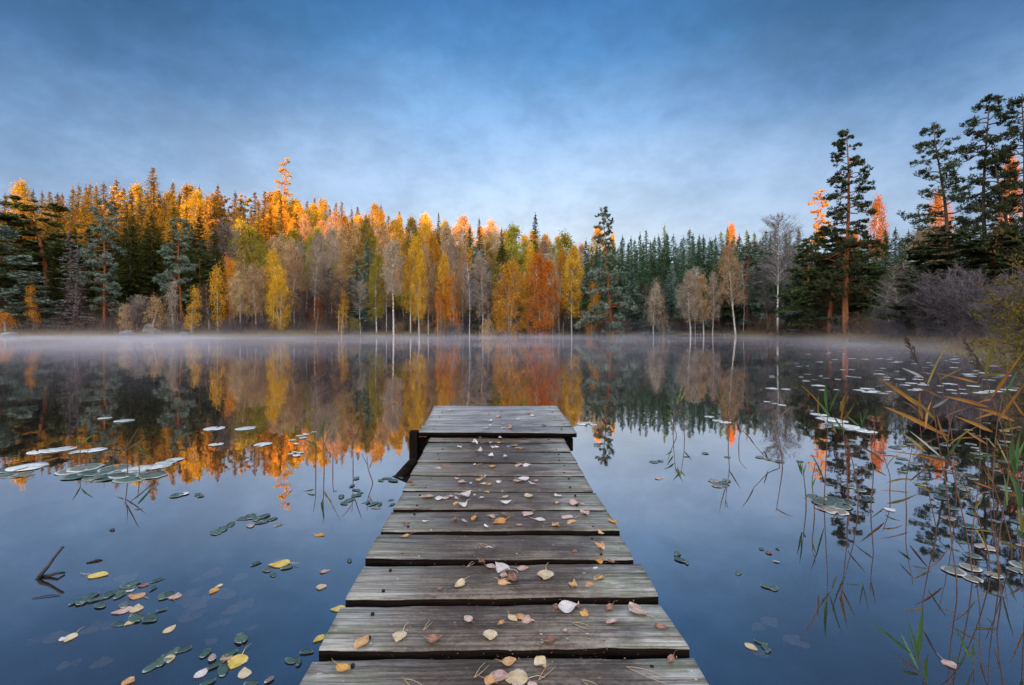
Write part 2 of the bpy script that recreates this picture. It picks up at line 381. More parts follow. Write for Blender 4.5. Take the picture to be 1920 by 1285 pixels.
def birch(seed, h=15., rad=2.2, base=.3, clumps=120, per=34, leaf=.21, lean=(0, 0), wob=.35, airy=0., stems=1, twig=1.0, shape=.85, low=0.):
    leaf *= 1.22; per = int(per * .85)
    r = np.random.default_rng(seed); tb = MB(); cb = MB(); tw = []
    paths = []
    for s in range(stems):
        ln = (lean[0] + (0 if s == 0 else r.uniform(-1.6, 1.6)), lean[1] + (0 if s == 0 else r.uniform(-1, 1)))
        p = trunk_path(r, h * (1 if s == 0 else r.uniform(.8, .97)), ln, wob, 12); paths.append(p)
        p0 = p.copy(); 
        tb.tube(p0, np.linspace(.15 if stems == 1 else .10, .014, 12), 6)
    for q in range(clumps):
        p = paths[q % stems]; hh = p[-1, 2]
        f = r.random() ** .9; z = hh * (base + (1.02 - base) * f)
        prof = (math.sin(PI * min(1, (.12 + .86 * f)) ** shape) ** .75)
        R0 = rad * prof * math.sqrt(r.uniform(.03, 1)); phi = r.uniform(0, 2 * PI)
        s0 = on_path(p, min(hh, z - R0 * .9) if z - R0 * .9 > 0 else z)[0]
        cpos = on_path(p, min(z, hh))[0] + [math.cos(phi) * R0, math.sin(phi) * R0, r.normal(0, .2)]
        tb.tube([s0, (s0 + cpos) / 2 + [0, 0, .12 * R0], cpos], [.018, .011, .005], 3, False)
        m = int(per * r.uniform(.5, 1.4) * (1 - airy))
        cl = cpos + r.normal(0, 1, (m, 3)) * [.30, .30, .42] - [0, 0, .2]
        u = r.normal(0, .8, (m, 3)) - [0, 0, .7]
        diamonds(cb, cl, u, leaf * r.uniform(.6, 1.2, m), leaf * .62, r)
        k = int(7 * twig)
        p1 = cpos + r.normal(0, 1, (k, 3)) * [.35, .35, .5] - [0, 0, .35]
        ribbons(cb, np.repeat(cpos[None], k, 0), p1, .014, .006, r)
    return tb, cb

def bare(seed, h=12., rad=2.4, base=.25, lean=(0, 0), wob=.4, n=150, fine=26, stems=1, up=1.0, tw=.013, trunk=.10):
    """leafless tree: stem and limbs in one mesh, the haze of rimed twigs in the other"""
    r = np.random.default_rng(seed); tb = MB(); cb = MB(); paths = []
    for s in range(stems):
        ln = (lean[0] + (0 if s == 0 else r.uniform(-.35, .35) * h * .4), lean[1] + (0 if s == 0 else r.uniform(-.2, .2) * h * .4))
        p = trunk_path(r, h * (1 if s == 0 else r.uniform(.7, .98)), ln, wob, 10); paths.append(p)
        tb.tube(p, np.linspace(trunk / (1 if stems == 1 else 1.8), .008, 10), 5)
    for q in range(n):
        p = paths[q % stems]; hh = p[-1, 2]
        f = r.random(); z = hh * (base + (.98 - base) * f); L = rad * (math.sin(PI * (.15 + .8 * f)) ** .7) * r.uniform(.35, 1.1)
        phi = r.uniform(0, 2 * PI); s0 = on_path(p, z)[0]
        e = s0 + np.array([math.cos(phi) * L, math.sin(phi) * L, up * L * r.uniform(.4, 1.0)])
        md = (s0 + e) / 2 + r.normal(0, .08 * L, 3)
        tb.tube([s0, md, e], [.022, .014, .006], 3, False)
        tt = r.uniform(.25, 1, fine)[:, None]; b0 = s0 * (1 - tt) + e * tt + r.normal(0, .05, (fine, 3))
        d = unit(e - s0 + 1e-6) * .7 + r.normal(0, .62, (fine, 3)) + [0, 0, .25]
        ribbons(cb, b0, b0 + unit(d) * (L * r.uniform(.14, .5, fine))[:, None], tw, tw * .35, r)
    return tb, cb

def proto(kind, builder, bk, *a, **k):
    tb, cb = builder(*a, **k)
    return (tb.mesh(kind + '_trunk', BK[bk], True), cb.mesh(kind + '_crown', LM['gold']), k.get('h'))

PR = {}
PR['spruce'] = [proto('spruce', spruce, 'spruce', 10 + q, h=18., rad=rr, ragged=rg) for q, (rr, rg) in enumerate([(2.3, .25), (2.8, .3), (2.0, .22), (2.5, .35), (3.1, .3)])]
PR['spruce_sparse'] = [proto('spruce', spruce, 'spruce', 30 + q, h=18., rad=2.2, ragged=.45, nb=6, step=.5, sparse=.25) for q in range(2)]
PR['pine'] = [proto('pine', pine, 'pine', 40 + q, h=20., rad=3.0, base=bs, nb=nb, n=46, l=.44, wd=.17, pad=1.3) for q, (bs, nb) in enumerate([(.30, 40), (.45, 32), (.22, 46)])]
PR['pine_full'] = [proto('pine', pine, 'pine', 50 + q, h=19., rad=3.3, base=.08, nb=84, n=50, l=.42, wd=.16, droop=.25, topw=.25, pad=1.35) for q in range(3)]
PR['birch'] = [proto('birch', birch, 'birch', 60 + q, h=15., rad=rr, base=bs, clumps=cl, per=50) for q, (rr, bs, cl) in enumerate([(2.0, .32, 130), (2.4, .40, 140), (1.6, .28, 110), (2.2, .25, 150), (1.8, .45, 110)])]
PR['birch_full'] = [proto('birch', birch, 'birch', 70 + q, h=13., rad=2.3, base=.10, clumps=190, per=36, stems=2) for q in range(2)]
PR['birch_airy'] = [proto('birch', birch, 'birch', 80 + q, h=14., rad=2.1, base=.35, clumps=130, per=34, leaf=.19, twig=2.0) for q in range(3)]
PR['sapling'] = [proto('birch', birch, 'birch_grey', 90 + q, h=7., rad=1.25, base=.2, clumps=60, per=26, leaf=.17) for q in range(3)]
PR['bare'] = [proto('bare', bare, 'twig', 100 + q, h=13., rad=2.4, base=.3, n=130) for q in range(3)]
PR['bare_white'] = [proto('bare', bare, 'birch', 105 + q, h=13., rad=2.2, base=.4, n=120, fine=22) for q in range(2)]
PR['bush'] = [proto('bush', bare, 'twig', 110 + q, h=4., rad=1.7, base=.05, stems=6, n=150, fine=22, trunk=.05, tw=.011) for q in range(3)]
PR['leafbush'] = [proto('bush', birch, 'birch_grey', 120 + q, h=3., rad=1.4, base=.02, clumps=70, per=30, leaf=.15, stems=4, twig=1.6) for q in range(3)]

TREES = []
KINDN = {'spruce': ('spruce_tree', 'spruce'), 'spruce_sparse': ('spruce_tree', 'spruce'), 'pine': ('pine_tree', 'pine'), 'pine_full': ('pine_tree', 'pine'),
         'birch': ('birch_tree', 'birch'), 'birch_full': ('birch_tree', 'birch'), 'birch_airy': ('birch_tree', 'birch'), 'sapling': ('birch_tree', 'young birch'),
         'bare': ('bare_tree', 'bare tree'), 'bare_white': ('bare_tree', 'bare birch'), 'bush': ('bush', 'bush'), 'leafbush': ('bush', 'bush')}
LOOK = {'spruce_dark': 'dark green', 'spruce_green': 'deep green', 'spruce_frost': 'frosty grey-green', 'spruce_sunlit': 'sunlit orange', 'pine_green': 'green', 'pine_frost': 'frosty',
        'pine_dark': 'shaded', 'pine_sunlit': 'sunlit', 'gold': 'golden', 'yellow': 'bright yellow', 'orange': 'orange', 'red': 'russet', 'olive': 'olive', 'tan': 'tan',
        'pale': 'pale', 'peach': 'peach-coloured', 'brown': 'brown', 'twig': 'grey twiggy', 'twig_brown': 'brown twiggy'}
def tree(kind, px, top, D, m, wpx=None, label=None, row='mid', base_px=None, pr=None, bkm=None):
    """top row in the photo at depth D; the foot stands on the ground there"""
    x = (px - 960) / F * D; z0 = gz(x, D)
    h = CAM_Z + (HZ - top) / F * D - z0
    if h < 1.2: return None
    lst = PR[kind] if pr is None else pr; me_t, me_c, h0 = lst[random.randrange(len(lst))]
    name, cat = KINDN[kind]
    s = h / h0; sx = s * random.uniform(.85, 1.1) if wpx is None else wpx / F * D / (2 * 2.3)
    wide = 1.4 if cat == 'spruce' else 1.15
    sx = max(sx * wide, s * .62)
    if wpx is None and cat in ('spruce', 'pine', 'birch'): sx = max(sx, .95)
    o = put(name, None, loc=(x, D, z0 - .15)); o.rotation_euler = (0, 0, random.uniform(0, 2 * PI)); o.scale = (sx, sx, s)
    put('trunk', me_t, o, m=bkm); put('crown', me_c, o, m=LM[m])
    o['category'] = cat
    TREES.append(dict(o=o, px=px, kind=cat, look=m, row=row, label=label))
    return o
def special(name, cat, label, px, D, tbcb, bk, m, rot=0., row='front'):
    tb, cb = tbcb; x = (px - 960) / F * D
    o = put(name, None, loc=(x, D, gz(x, D) - .1)); o.rotation_euler = (0, 0, rot)
    put('trunk', tb.mesh(name + '_trunk', BK[bk], True), o); put('crown', cb.mesh(name + '_crown', LM[m]), o)
    o['category'] = cat
    TREES.append(dict(o=o, px=px, kind=cat, look=m, row=row, label=label))
    return o
def hgt(px, top, D):
    x = (px - 960) / F * D; return CAM_Z + (HZ - top) / F * D - gz(x, D) + .1

# ---- skyline and slope filled row by row
SKY = ([0, 30, 60, 90, 130, 180, 230, 285, 330, 380, 440, 500, 560, 620, 660, 700, 740, 790, 830, 870, 930, 980, 1030, 1090, 1130, 1180, 1240, 1300, 1360, 1420, 1480, 1540, 1620, 1700, 1800, 1920],
       [368, 352, 356, 350, 348, 338, 340, 345, 345, 350, 350, 358, 366, 372, 374, 384, 396, 408, 415, 418, 424, 432, 440, 444, 446, 438, 430, 432, 432, 428, 432, 440, 415, 425, 430, 430])
def sky_y(x): return float(np.interp(x, *SKY))
def choose(opts):
    return random.choices([o[:2] for o in opts], [o[2] for o in opts])[0]
def fill(x0, x1, step, off, jit, D0, D1, opts, row):
    x = x0 + random.uniform(0, step)
    while x < x1:
        k, m = choose(opts); top = sky_y(x) + off + random.uniform(-jit * .3, jit)
        tree(k, x, top, random.uniform(D0, D1), m, row=row); x += step * random.uniform(.65, 1.35)
RS = 'spruce_sunlit'
fill(-30, 520, 13, 0, 22, 106, 118, [('spruce', RS, 8), ('pine', 'pine_sunlit', 1.2), ('birch', 'yellow', 1.2)], 'sky')
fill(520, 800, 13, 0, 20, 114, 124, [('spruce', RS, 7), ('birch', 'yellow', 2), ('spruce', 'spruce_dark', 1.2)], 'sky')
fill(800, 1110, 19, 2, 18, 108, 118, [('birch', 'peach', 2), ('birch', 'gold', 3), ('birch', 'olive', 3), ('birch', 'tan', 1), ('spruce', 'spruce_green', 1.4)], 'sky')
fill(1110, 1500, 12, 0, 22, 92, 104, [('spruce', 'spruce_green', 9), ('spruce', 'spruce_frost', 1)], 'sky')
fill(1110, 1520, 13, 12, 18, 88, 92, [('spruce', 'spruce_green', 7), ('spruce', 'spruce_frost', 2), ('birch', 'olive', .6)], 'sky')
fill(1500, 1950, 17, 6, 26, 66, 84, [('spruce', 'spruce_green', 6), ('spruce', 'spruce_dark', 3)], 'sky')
fill(-30, 520, 14, 18, 22, 99, 105, [('spruce', RS, 7), ('pine', 'pine_sunlit', 1), ('birch', 'yellow', .7)], 'mid')
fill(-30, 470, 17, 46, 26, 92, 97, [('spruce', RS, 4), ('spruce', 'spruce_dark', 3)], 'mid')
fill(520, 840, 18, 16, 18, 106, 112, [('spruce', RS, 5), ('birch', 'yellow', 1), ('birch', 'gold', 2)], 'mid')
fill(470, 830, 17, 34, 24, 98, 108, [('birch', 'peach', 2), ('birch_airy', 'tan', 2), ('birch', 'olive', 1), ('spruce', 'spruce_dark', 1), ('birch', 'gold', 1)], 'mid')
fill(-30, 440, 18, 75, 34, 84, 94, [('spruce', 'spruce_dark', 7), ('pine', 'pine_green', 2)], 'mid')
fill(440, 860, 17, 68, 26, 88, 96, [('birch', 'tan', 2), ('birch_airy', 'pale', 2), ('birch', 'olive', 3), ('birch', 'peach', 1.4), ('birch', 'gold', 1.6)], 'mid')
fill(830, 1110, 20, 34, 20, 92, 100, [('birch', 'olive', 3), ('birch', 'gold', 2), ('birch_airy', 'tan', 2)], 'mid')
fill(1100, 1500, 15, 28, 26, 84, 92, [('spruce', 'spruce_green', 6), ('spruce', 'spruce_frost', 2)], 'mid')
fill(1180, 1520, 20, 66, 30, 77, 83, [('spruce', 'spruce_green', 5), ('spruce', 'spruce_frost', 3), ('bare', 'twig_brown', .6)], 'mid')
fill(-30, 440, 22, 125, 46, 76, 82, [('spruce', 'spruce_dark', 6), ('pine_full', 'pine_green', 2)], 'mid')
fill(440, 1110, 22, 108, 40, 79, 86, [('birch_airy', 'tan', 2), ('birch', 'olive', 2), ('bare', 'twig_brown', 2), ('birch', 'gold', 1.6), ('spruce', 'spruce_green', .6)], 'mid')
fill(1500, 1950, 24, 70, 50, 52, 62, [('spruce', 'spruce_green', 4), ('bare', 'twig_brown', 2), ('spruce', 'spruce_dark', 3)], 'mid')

# slim bare stems and half-bare birches mixed into the front edge
for q in range(30):
    px = random.choice([random.uniform(440, 1110), random.uniform(440, 1110), random.uniform(1190, 1520), random.uniform(100, 440)])
    tree(random.choice(['bare_white', 'bare', 'bare_white', 'birch_airy']), px, random.uniform(490, 560), random.uniform(68.5, 73), random.choice(['twig', 'twig_brown', 'tan', 'pale']), random.uniform(22, 40), row='front')
# ---- trees that stand out in the photograph
def T(kind, px, top, D, m, wpx=None, label=None, row='front', **k): return tree(kind, px, top, D, m, wpx, label, row, **k)
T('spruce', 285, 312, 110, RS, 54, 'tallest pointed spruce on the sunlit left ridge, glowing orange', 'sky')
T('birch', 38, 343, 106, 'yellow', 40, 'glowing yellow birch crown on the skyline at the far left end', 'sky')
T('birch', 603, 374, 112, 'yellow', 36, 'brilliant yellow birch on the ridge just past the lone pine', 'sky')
T('birch', 716, 395, 112, 'yellow', 24, None, 'sky'); T('birch', 522, 360, 112, 'yellow', 30, None, 'sky')
T('birch', 1147, 440, 110, 'yellow', 14, None, 'sky'); T('birch', 748, 408, 108, 'yellow', 22, None, 'sky')
T('birch', 862, 409, 98, 'peach', 50, None, 'sky'); T('birch', 925, 418, 100, 'peach', 36, None, 'sky')
for px, top, D, wp in [(823, 396, 100, 22), (882, 422, 94, 28), (899, 407, 95, 30), (941, 428, 92, 26), (1005, 401, 90, 40), (527, 368, 94, 32), (557, 398, 92, 28)]:
    T('spruce', px, top, D, 'spruce_dark', wp, None, 'mid')
T('spruce', 1003, 452, 86, 'spruce_green', 34, None, 'mid'); T('spruce', 1245, 421, 98, 'spruce_green', 30, None, 'sky')
T('birch', 965, 428, 94, 'olive', 52, None, 'mid'); T('birch', 1375, 424, 104, 'orange', 26, 'small orange-lit birch top poking over the dark spruces', 'sky')
# left bank
special('pine_tree', 'pine', 'frosty pine with red trunk, rising from the bank beside the pale boulders', 195, 72, pine(201, h=hgt(195, 376, 72), rad=3.4, base=.12, nb=66, n=60, l=.38, wd=.13, droop=.2, topw=.35, pad=1.15), 'pine', 'pine_frost')
special('pine_tree', 'pine', 'bushy frosty pine with layered grey-green boughs among dark spruces', 340, 76, pine(202, h=hgt(340, 412, 76), rad=3.4, base=.22, nb=62, n=60, l=.38, wd=.13, droop=.15, topw=.3, pad=1.15), 'pine', 'pine_frost')
T('pine', 88, 378, 80, 'pine_green', 110, 'broad green pine with reddish stem near the left end of the bank'); T('pine', 20, 400, 78, 'pine_green', 110); T('pine_full', -8, 420, 68, 'pine_frost', 90)
T('pine_full', 60, 510, 68, 'pine_frost', 60, 'low frosty pine standing on the misty left bank'); T('spruce_sparse', 130, 430, 70, 'twig', 50, 'grey half-dead spruce with slanting stem on the misty bank')
T('spruce_sparse', 146, 462, 69, 'twig', 46); T('spruce', 245, 420, 80, 'spruce_dark', 60); T('spruce', 285, 398, 84, 'spruce_dark', 66); T('spruce', 375, 400, 86, 'spruce_dark', 50); T('spruce', 402, 430, 80, 'spruce_dark', 50)
T('bare', 430, 412, 84, 'twig', 66, 'large round-topped bare grey tree below the sunlit ridge', 'mid')
for px, top, D, m, wp in [(237, 570, 67, 'tan', 40), (285, 555, 67, 'tan', 46), (325, 527, 68, 'pale', 36), (360, 540, 67, 'gold', 40), (408, 500, 69, 'gold', 30), (431, 482, 71, 'orange', 24), (62, 535, 67, 'orange', 30), (10, 585, 64, 'orange', 50)]:
    T('sapling', px, top, D, m, wp)
# centre
for px, top, D, m, wp in [(463, 443, 74, 'olive', 36), (492, 462, 75, 'olive', 40), (520, 449, 77, 'tan', 44), (543, 452, 76, 'tan', 40), (512, 470, 72, 'gold', 34), (552, 470, 73, 'tan', 34),
                          (640, 428, 84, 'tan', 40), (668, 420, 85, 'peach', 36), (692, 414, 86, 'olive', 38), (720, 424, 82, 'peach', 34), (745, 412, 88, 'gold', 36), (776, 412, 88, 'olive', 36), (800, 405, 92, 'gold', 40), (835, 425, 86, 'tan', 38)]:
    T('birch', px, top, D, m, wp)
T('birch_airy', 590, 440, 76, 'pale', 44, 'pale thin-crowned birch with crooked white stem'); T('birch_airy', 622, 432, 80, 'pale', 40)
T('birch_airy', 450, 512, 69, 'tan', 40); T('birch_airy', 480, 500, 69, 'tan', 36); T('birch_full', 525, 500, 69, 'gold', 36)
T('bare', 560, 540, 68, 'twig_brown', 44); T('bare', 610, 500, 69, 'twig_brown', 50); T('bare', 645, 520, 68, 'twig_brown', 44)
T('sapling', 592, 560, 67, 'red', 40, 'russet little tree with level sprays beneath taller pale birches'); T('sapling', 640, 545, 67, 'gold', 34, 'golden cone-shaped young tree beside the frosty spruce')
T('spruce', 670, 484, 70, 'spruce_frost', 60, 'frosty blue-green spruce standing among golden birches'); T('spruce', 690, 450, 76, 'spruce_frost', 50)
T('birch', 706, 480, 69, 'olive', 32, 'slim yellow-green birch between frosty spruce and white-stemmed birch')
special('birch_tree', 'birch', 'white-stemmed birch with a pale rounded crown, tall at the water', 738, 67.5, birch(301, h=hgt(738, 457, 67.5), rad=1.7, base=.5, clumps=120, per=26, leaf=.17, wob=.12, twig=2.0), 'birch', 'pale')
for px, top, D, m, wp in [(770, 444, 70, 'gold', 42), (786, 474, 68.5, 'gold', 30), (803, 462, 70, 'tan', 34), (820, 436, 72, 'gold', 44), (833, 480, 69, 'gold', 28)]:
    T('birch', px, top, D, m, wp)
T('sapling', 828, 520, 68, 'orange', 22); T('sapling', 850, 512, 68, 'orange', 26); T('birch_airy', 852, 448, 76, 'pale', 34); T('birch', 868, 470, 74, 'peach', 30)
T('bare_white', 880, 490, 68, 'twig', 36, 'bare pale tree with several white stems at the waterline')
T('birch_airy', 905, 478, 69, 'pale', 36); T('pine_full', 903, 462, 76, 'pine_frost', 44); T('birch', 935, 500, 72, 'olive', 40)
special('birch_tree', 'birch', 'broad bright orange birch whose leaves reach down towards the water', 957, 68, birch(302, h=hgt(957, 492, 68), rad=2.6, base=.10, clumps=230, per=40, leaf=.2, stems=2), 'birch', 'gold')
special('birch_tree', 'birch', 'flame-orange narrow birch leafy to the ground, reddest on this shore', 1012, 68, birch(303, h=hgt(1012, 476, 68), rad=2.1, base=.06, clumps=230, per=42, leaf=.2, stems=2), 'birch', 'orange')
T('birch', 990, 458, 71, 'gold', 36); T('birch_airy', 1036, 480, 68, 'pale', 20); T('birch', 1048, 468, 71, 'gold', 34); T('birch', 1072, 466, 69, 'gold', 40); T('birch', 1020, 452, 78, 'tan', 34)
T('birch', 1062, 440, 86, 'olive', 50, None, 'mid'); T('sapling', 1110, 530, 68, 'orange', 30, 'small orange sapling beside the crooked pine')
for px, top, D, m, wp in [(1100, 448, 86, 'spruce_green', 36), (1120, 470, 78, 'spruce_green', 40), (1185, 445, 84, 'spruce_green', 36), (1205, 455, 80, 'spruce_green', 40), (1185, 500, 72, 'spruce_frost', 50), (1225, 525, 70, 'spruce_frost', 44)]:
    T('spruce', px, top, D, m, wp, None, 'mid')
T('birch', 1126, 430, 100, 'gold', 40, None, 'mid')
# crooked pine on the shore: sparse top leaning over a dense rimed skirt
special('pine_tree', 'pine', 'crooked pine with sparse flagged top and wide frosty lower boughs', 1150, 66, pine(210, h=hgt(1142, 390, 66), rad=4.9, base=.08, nb=72, n=60, l=.38, wd=.13, lean=(-1.9, 0), wob=.25, topw=.42, droop=.18,
        low=lambda f: 1.0 if f < .55 else (.18 if f < .70 else .5), pad=1.0, side=-.15), 'pine', 'pine_frost')
# right part of the far bank
T('birch_airy', 1295, 512, 68, 'pale', 44); T('birch_airy', 1336, 515, 69, 'pale', 26); T('pine_full', 1300, 500, 73, 'pine_frost', 46); T('pine_full', 1400, 455, 75, 'pine_frost', 60); T('pine_full', 1345, 498, 76, 'pine_green', 50)
special('birch_tree', 'birch', 'white birch leaning over the small far jetty, pale tan crown', 1380, 69, birch(304, h=hgt(1365, 470, 69), rad=2.0, base=.42, clumps=130, per=24, leaf=.17, lean=(-1.3, 0), wob=.1, twig=2.0), 'birch', 'tan')
special('bare_tree', 'bare birch', 'tallest leafless birch, straight white stem and grey twig crown', 1458, 64, bare(305, h=hgt(1458, 402, 64), rad=3.0, base=.42, n=190, fine=30, wob=.15, trunk=.14), 'birch', 'twig')
T('bare', 1440, 480, 68, 'twig', 60); T('bare', 1485, 470, 70, 'twig', 50); T('birch_airy', 1225, 535, 68, 'pale', 30); T('bare', 1240, 540, 68, 'twig', 30); T('sapling', 1245, 555, 68, 'tan', 24)
T('pine_full', 1556, 425, 49, 'pine_green', 90); T('pine_full', 1618, 470, 48, 'pine_green', 80); T('pine_full', 1520, 440, 56, 'pine_green', 70); T('pine_full', 1555, 470, 52, 'pine_green', 80); T('pine_full', 1500, 500, 58, 'pine_frost', 60)
special('pine_tree', 'pine', 'tallest red-trunked pine with open tiered crown on the right shore', 1585, 46, pine(220, h=hgt(1578, 250, 46), rad=3.4, base=.18, nb=84, n=100, l=.28, wd=.09, lean=(-.3, 0), wob=.32, topw=.12, pad=1.05, trunk_r=.30,
        low=lambda f: 1.15 if f < .3 else 1.0), 'pine', 'pine_dark')
for px, top, wp in [(1620, 470, 44), (1660, 440, 44), (1690, 450, 50), (1735, 440, 46), (1760, 460, 60), (1800, 440, 50)]:
    T('spruce', px, top, random.uniform(44, 50), 'spruce_green', wp, None, 'mid')
special('pine_tree', 'pine', 'sunlit orange pine glowing behind the tallest red-trunked pine', 1530, 100, pine(221, h=hgt(1530, 360, 100), rad=3.0, base=.5, nb=40, n=50, l=.42, wd=.16), 'pine', 'pine_sunlit', row='sky')
T('birch', 1645, 374, 104, 'red', 28, 'flaming orange birch rising alone above the right shore conifers', 'sky'); T('birch', 1600, 432, 100, 'red', 18, None, 'sky')
T('birch', 1762, 366, 96, 'red', 34, None, 'sky'); T('birch', 1884, 300, 92, 'red', 26, None, 'sky')
special('birch_tree', 'birch', 'leaning birch with curved white stem in the dark right bank', 1772, 36, birch(306, h=hgt(1740, 440, 36), rad=1.4, base=.55, clumps=70, per=26, leaf=.12, lean=(-1.6, 0), wob=.12, twig=2.2), 'birch', 'tan')
T('bare_white', 1685, 490, 38, 'twig_brown', 50); T('bare_white', 1668, 520, 40, 'twig', 46); T('bare', 1720, 430, 44, 'twig_brown', 60)
# the tall pines at the right edge
for sd, px, top, D, rd, nbr, sdw, lb in [(230, 1768, 231, 33, 2.5, 56, -.35, 'dark pine with tiers sweeping left, first of the tall pair by the right bank'),
                                (231, 1856, 177, 32, 3.0, 66, 0., 'highest dark pine on the right bank, broad tiered crown against the sky'),
                                (232, 1925, 172, 30, 2.6, 60, 0., 'dark pine cut by the right-hand frame edge'),
                                (233, 1893, 270, 31, 2.2, 46, 0., 'shorter dark pine crowded behind the highest pine of the bank')]:
    special('pine_tree', 'pine', lb, px, D, pine(sd, h=hgt(px, top, D), rad=rd, base=.20, nb=nbr, n=110, l=.25, wd=.055, side=sdw, topw=.20, pad=1.0, wob=.42, trunk_r=.19), 'spruce', 'pine_dark')
T('pine_full', 1800, 430, 30, 'pine_dark', 150, 'dense low pine filling the gap under the tall right-hand pines'); T('pine_full', 1870, 440, 28, 'pine_dark', 150)
for px, top, D, wp in [(1700, 560, 33, 70), (1740, 520, 29, 90), (1790, 500, 26, 120), (1840, 500, 24, 130), (1890, 520, 21, 140), (1660, 565, 37, 60), (1930, 500, 20, 140)]:
    T('bush', px, top, D, 'twig', wp)
# bushes along the water
for px in list(range(-10, 1300, 27)):
    T(random.choice(['bush', 'leafbush', 'bush']), px + random.uniform(-9, 9), random.uniform(586, 606), random.uniform(66.5, 74), random.choice(['twig_brown', 'brown', 'twig_brown', 'olive', 'twig', 'tan']), random.uniform(26, 44), row='edge')
for px in range(1290, 1700, 26):
    D = float(np.interp(px, [1290, 1420, 1450, 1500, 1600, 1700], [74, 74, 66, 58, 43, 30]))
    T(random.choice(['bush', 'leafbush']), px, random.uniform(585, 606), D + random.uniform(0, 4), random.choice(['twig_brown', 'brown', 'twig', 'red']), random.uniform(30, 50), row='edge')

LMARK = [(285, 'the pointed ridge-top spruce'), (533, 'the lone ridge pine'), (738, 'the white-stemmed birch'), (890, 'the paired dark spruces'), (1012, 'the flame-orange birch'), (1150, 'the crooked pine'),
         (1380, 'the jetty birch'), (1458, 'the tallest leafless birch'), (1585, 'the red-trunked tallest pine'), (1856, 'the highest bank pine')]
ORD = ['', 'first', 'second', 'third', 'fourth', 'fifth', 'sixth', 'seventh', 'eighth', 'ninth', 'tenth', 'eleventh', 'twelfth', 'thirteenth', 'fourteenth', 'fifteenth', 'sixteenth', 'seventeenth', 'eighteenth', 'nineteenth', 'twentieth'] + ['twenty-' + w_ for w_ in 'first second third fourth fifth sixth seventh eighth ninth'.split()] + ['thirtieth'] + ['thirty-' + w_ for w_ in 'first second third fourth fifth sixth seventh eighth ninth'.split()]
special('pine_tree', 'pine', 'tall lone pine sticking up from the sunlit ridge, flaming orange', 533, 112, pine(222, h=hgt(533, 297, 112), rad=2.9, base=.52, nb=34, n=60, l=.36, wd=.12, wob=.3, topw=.6, side=-.25, pad=.95), 'pine', 'pine_sunlit', row='sky')
ROWP = {'sky': 'on the skyline', 'mid': 'up the slope', 'front': 'near the water', 'edge': 'at the waterline'}
GRP = {'sky': 'trees along the skyline', 'mid': 'trees on the wooded slope', 'front': 'trees near the far shore', 'edge': 'bushes along the waterline'}
buck = {}
for t in TREES:
    t['o']['group'] = GRP[t['row']]
    if t['label']: t['o']['label'] = t['label']; continue
    lx, ln = min(LMARK, key=lambda q: abs(q[0] - t['px'])); sd = 'left' if t['px'] < lx else 'right'
    buck.setdefault((t['look'], t['kind'], t['row'], ln, sd), []).append((abs(t['px'] - lx), t))
for (lk, kd, rw, ln, sd), lst in buck.items():
    lst.sort(key=lambda q: q[0])
    for q, (_, t) in enumerate(lst):
        t['o']['label'] = f"{LOOK[lk]} {kd} {ROWP[rw]}, {ORD[q + 1]} such one {sd} of {ln}"

# ---------------------------------------------------------------- forest floor cover
def scatter_cover(name, mtl, n, zone, size, kind, seed):
    r = np.random.default_rng(seed); cb = MB(); P = []
    while sum(len(p) for p in P) < n:
        x = r.uniform(-95, 62, 20000); y = r.uniform(12, 112, 20000)
        sd = lake_sd(np.stack([x, y], 1)); ok = zone(x, y, sd) & (np.abs(x) < 1.2 * y + 3)
        P.append(np.stack([x[ok], y[ok]], 1))
    P = np.vstack(P)[:n]; z = ground_z(P[:, 0], P[:, 1]); base = np.column_stack([P, z])
    for q in range(kind):
        d = r.normal(0, .42, (n, 3)) + [0, 0, 1.0]
        L = (size * r.uniform(.4, 1.3, n) * np.clip(base[:, 1] / 60, .5, 1.2))[:, None]
        b0 = base + r.normal(0, .12, (n, 3)) * [1, 1, 0]
        wd = .02 * np.clip(base[:, 1] / 60, .35, 1.3)
        ribbons(cb, b0, b0 + unit(d) * L, wd * (1.6 if size < 1 else 1), wd * .3, r)
    o = put(name, cb.mesh(name, mtl)); o['kind'] = 'stuff'; return o
gmat = leaf_mat('autumn_grass', [(.16, .10, .035), (.26, .17, .05), (.20, .19, .06), (.36, .24, .10)], scale=.12, trans=.3)
scatter_cover('grass', gmat, 26000, lambda x, y, sd: (sd > -.25) & (sd < 4.5), .42, 3, 501)
scatter_cover('heather', leaf_mat('heather_red', [(.14, .06, .03), (.30, .13, .05), (.10, .10, .04)], scale=.2, trans=.2), 9000, lambda x, y, sd: (sd > .2) & (sd < 8), .5, 3, 502)
scatter_cover('undergrowth', LM['twig_brown'], 16000, lambda x, y, sd: (sd > 1.5) & (sd < 26), 2.1, 3, 503)

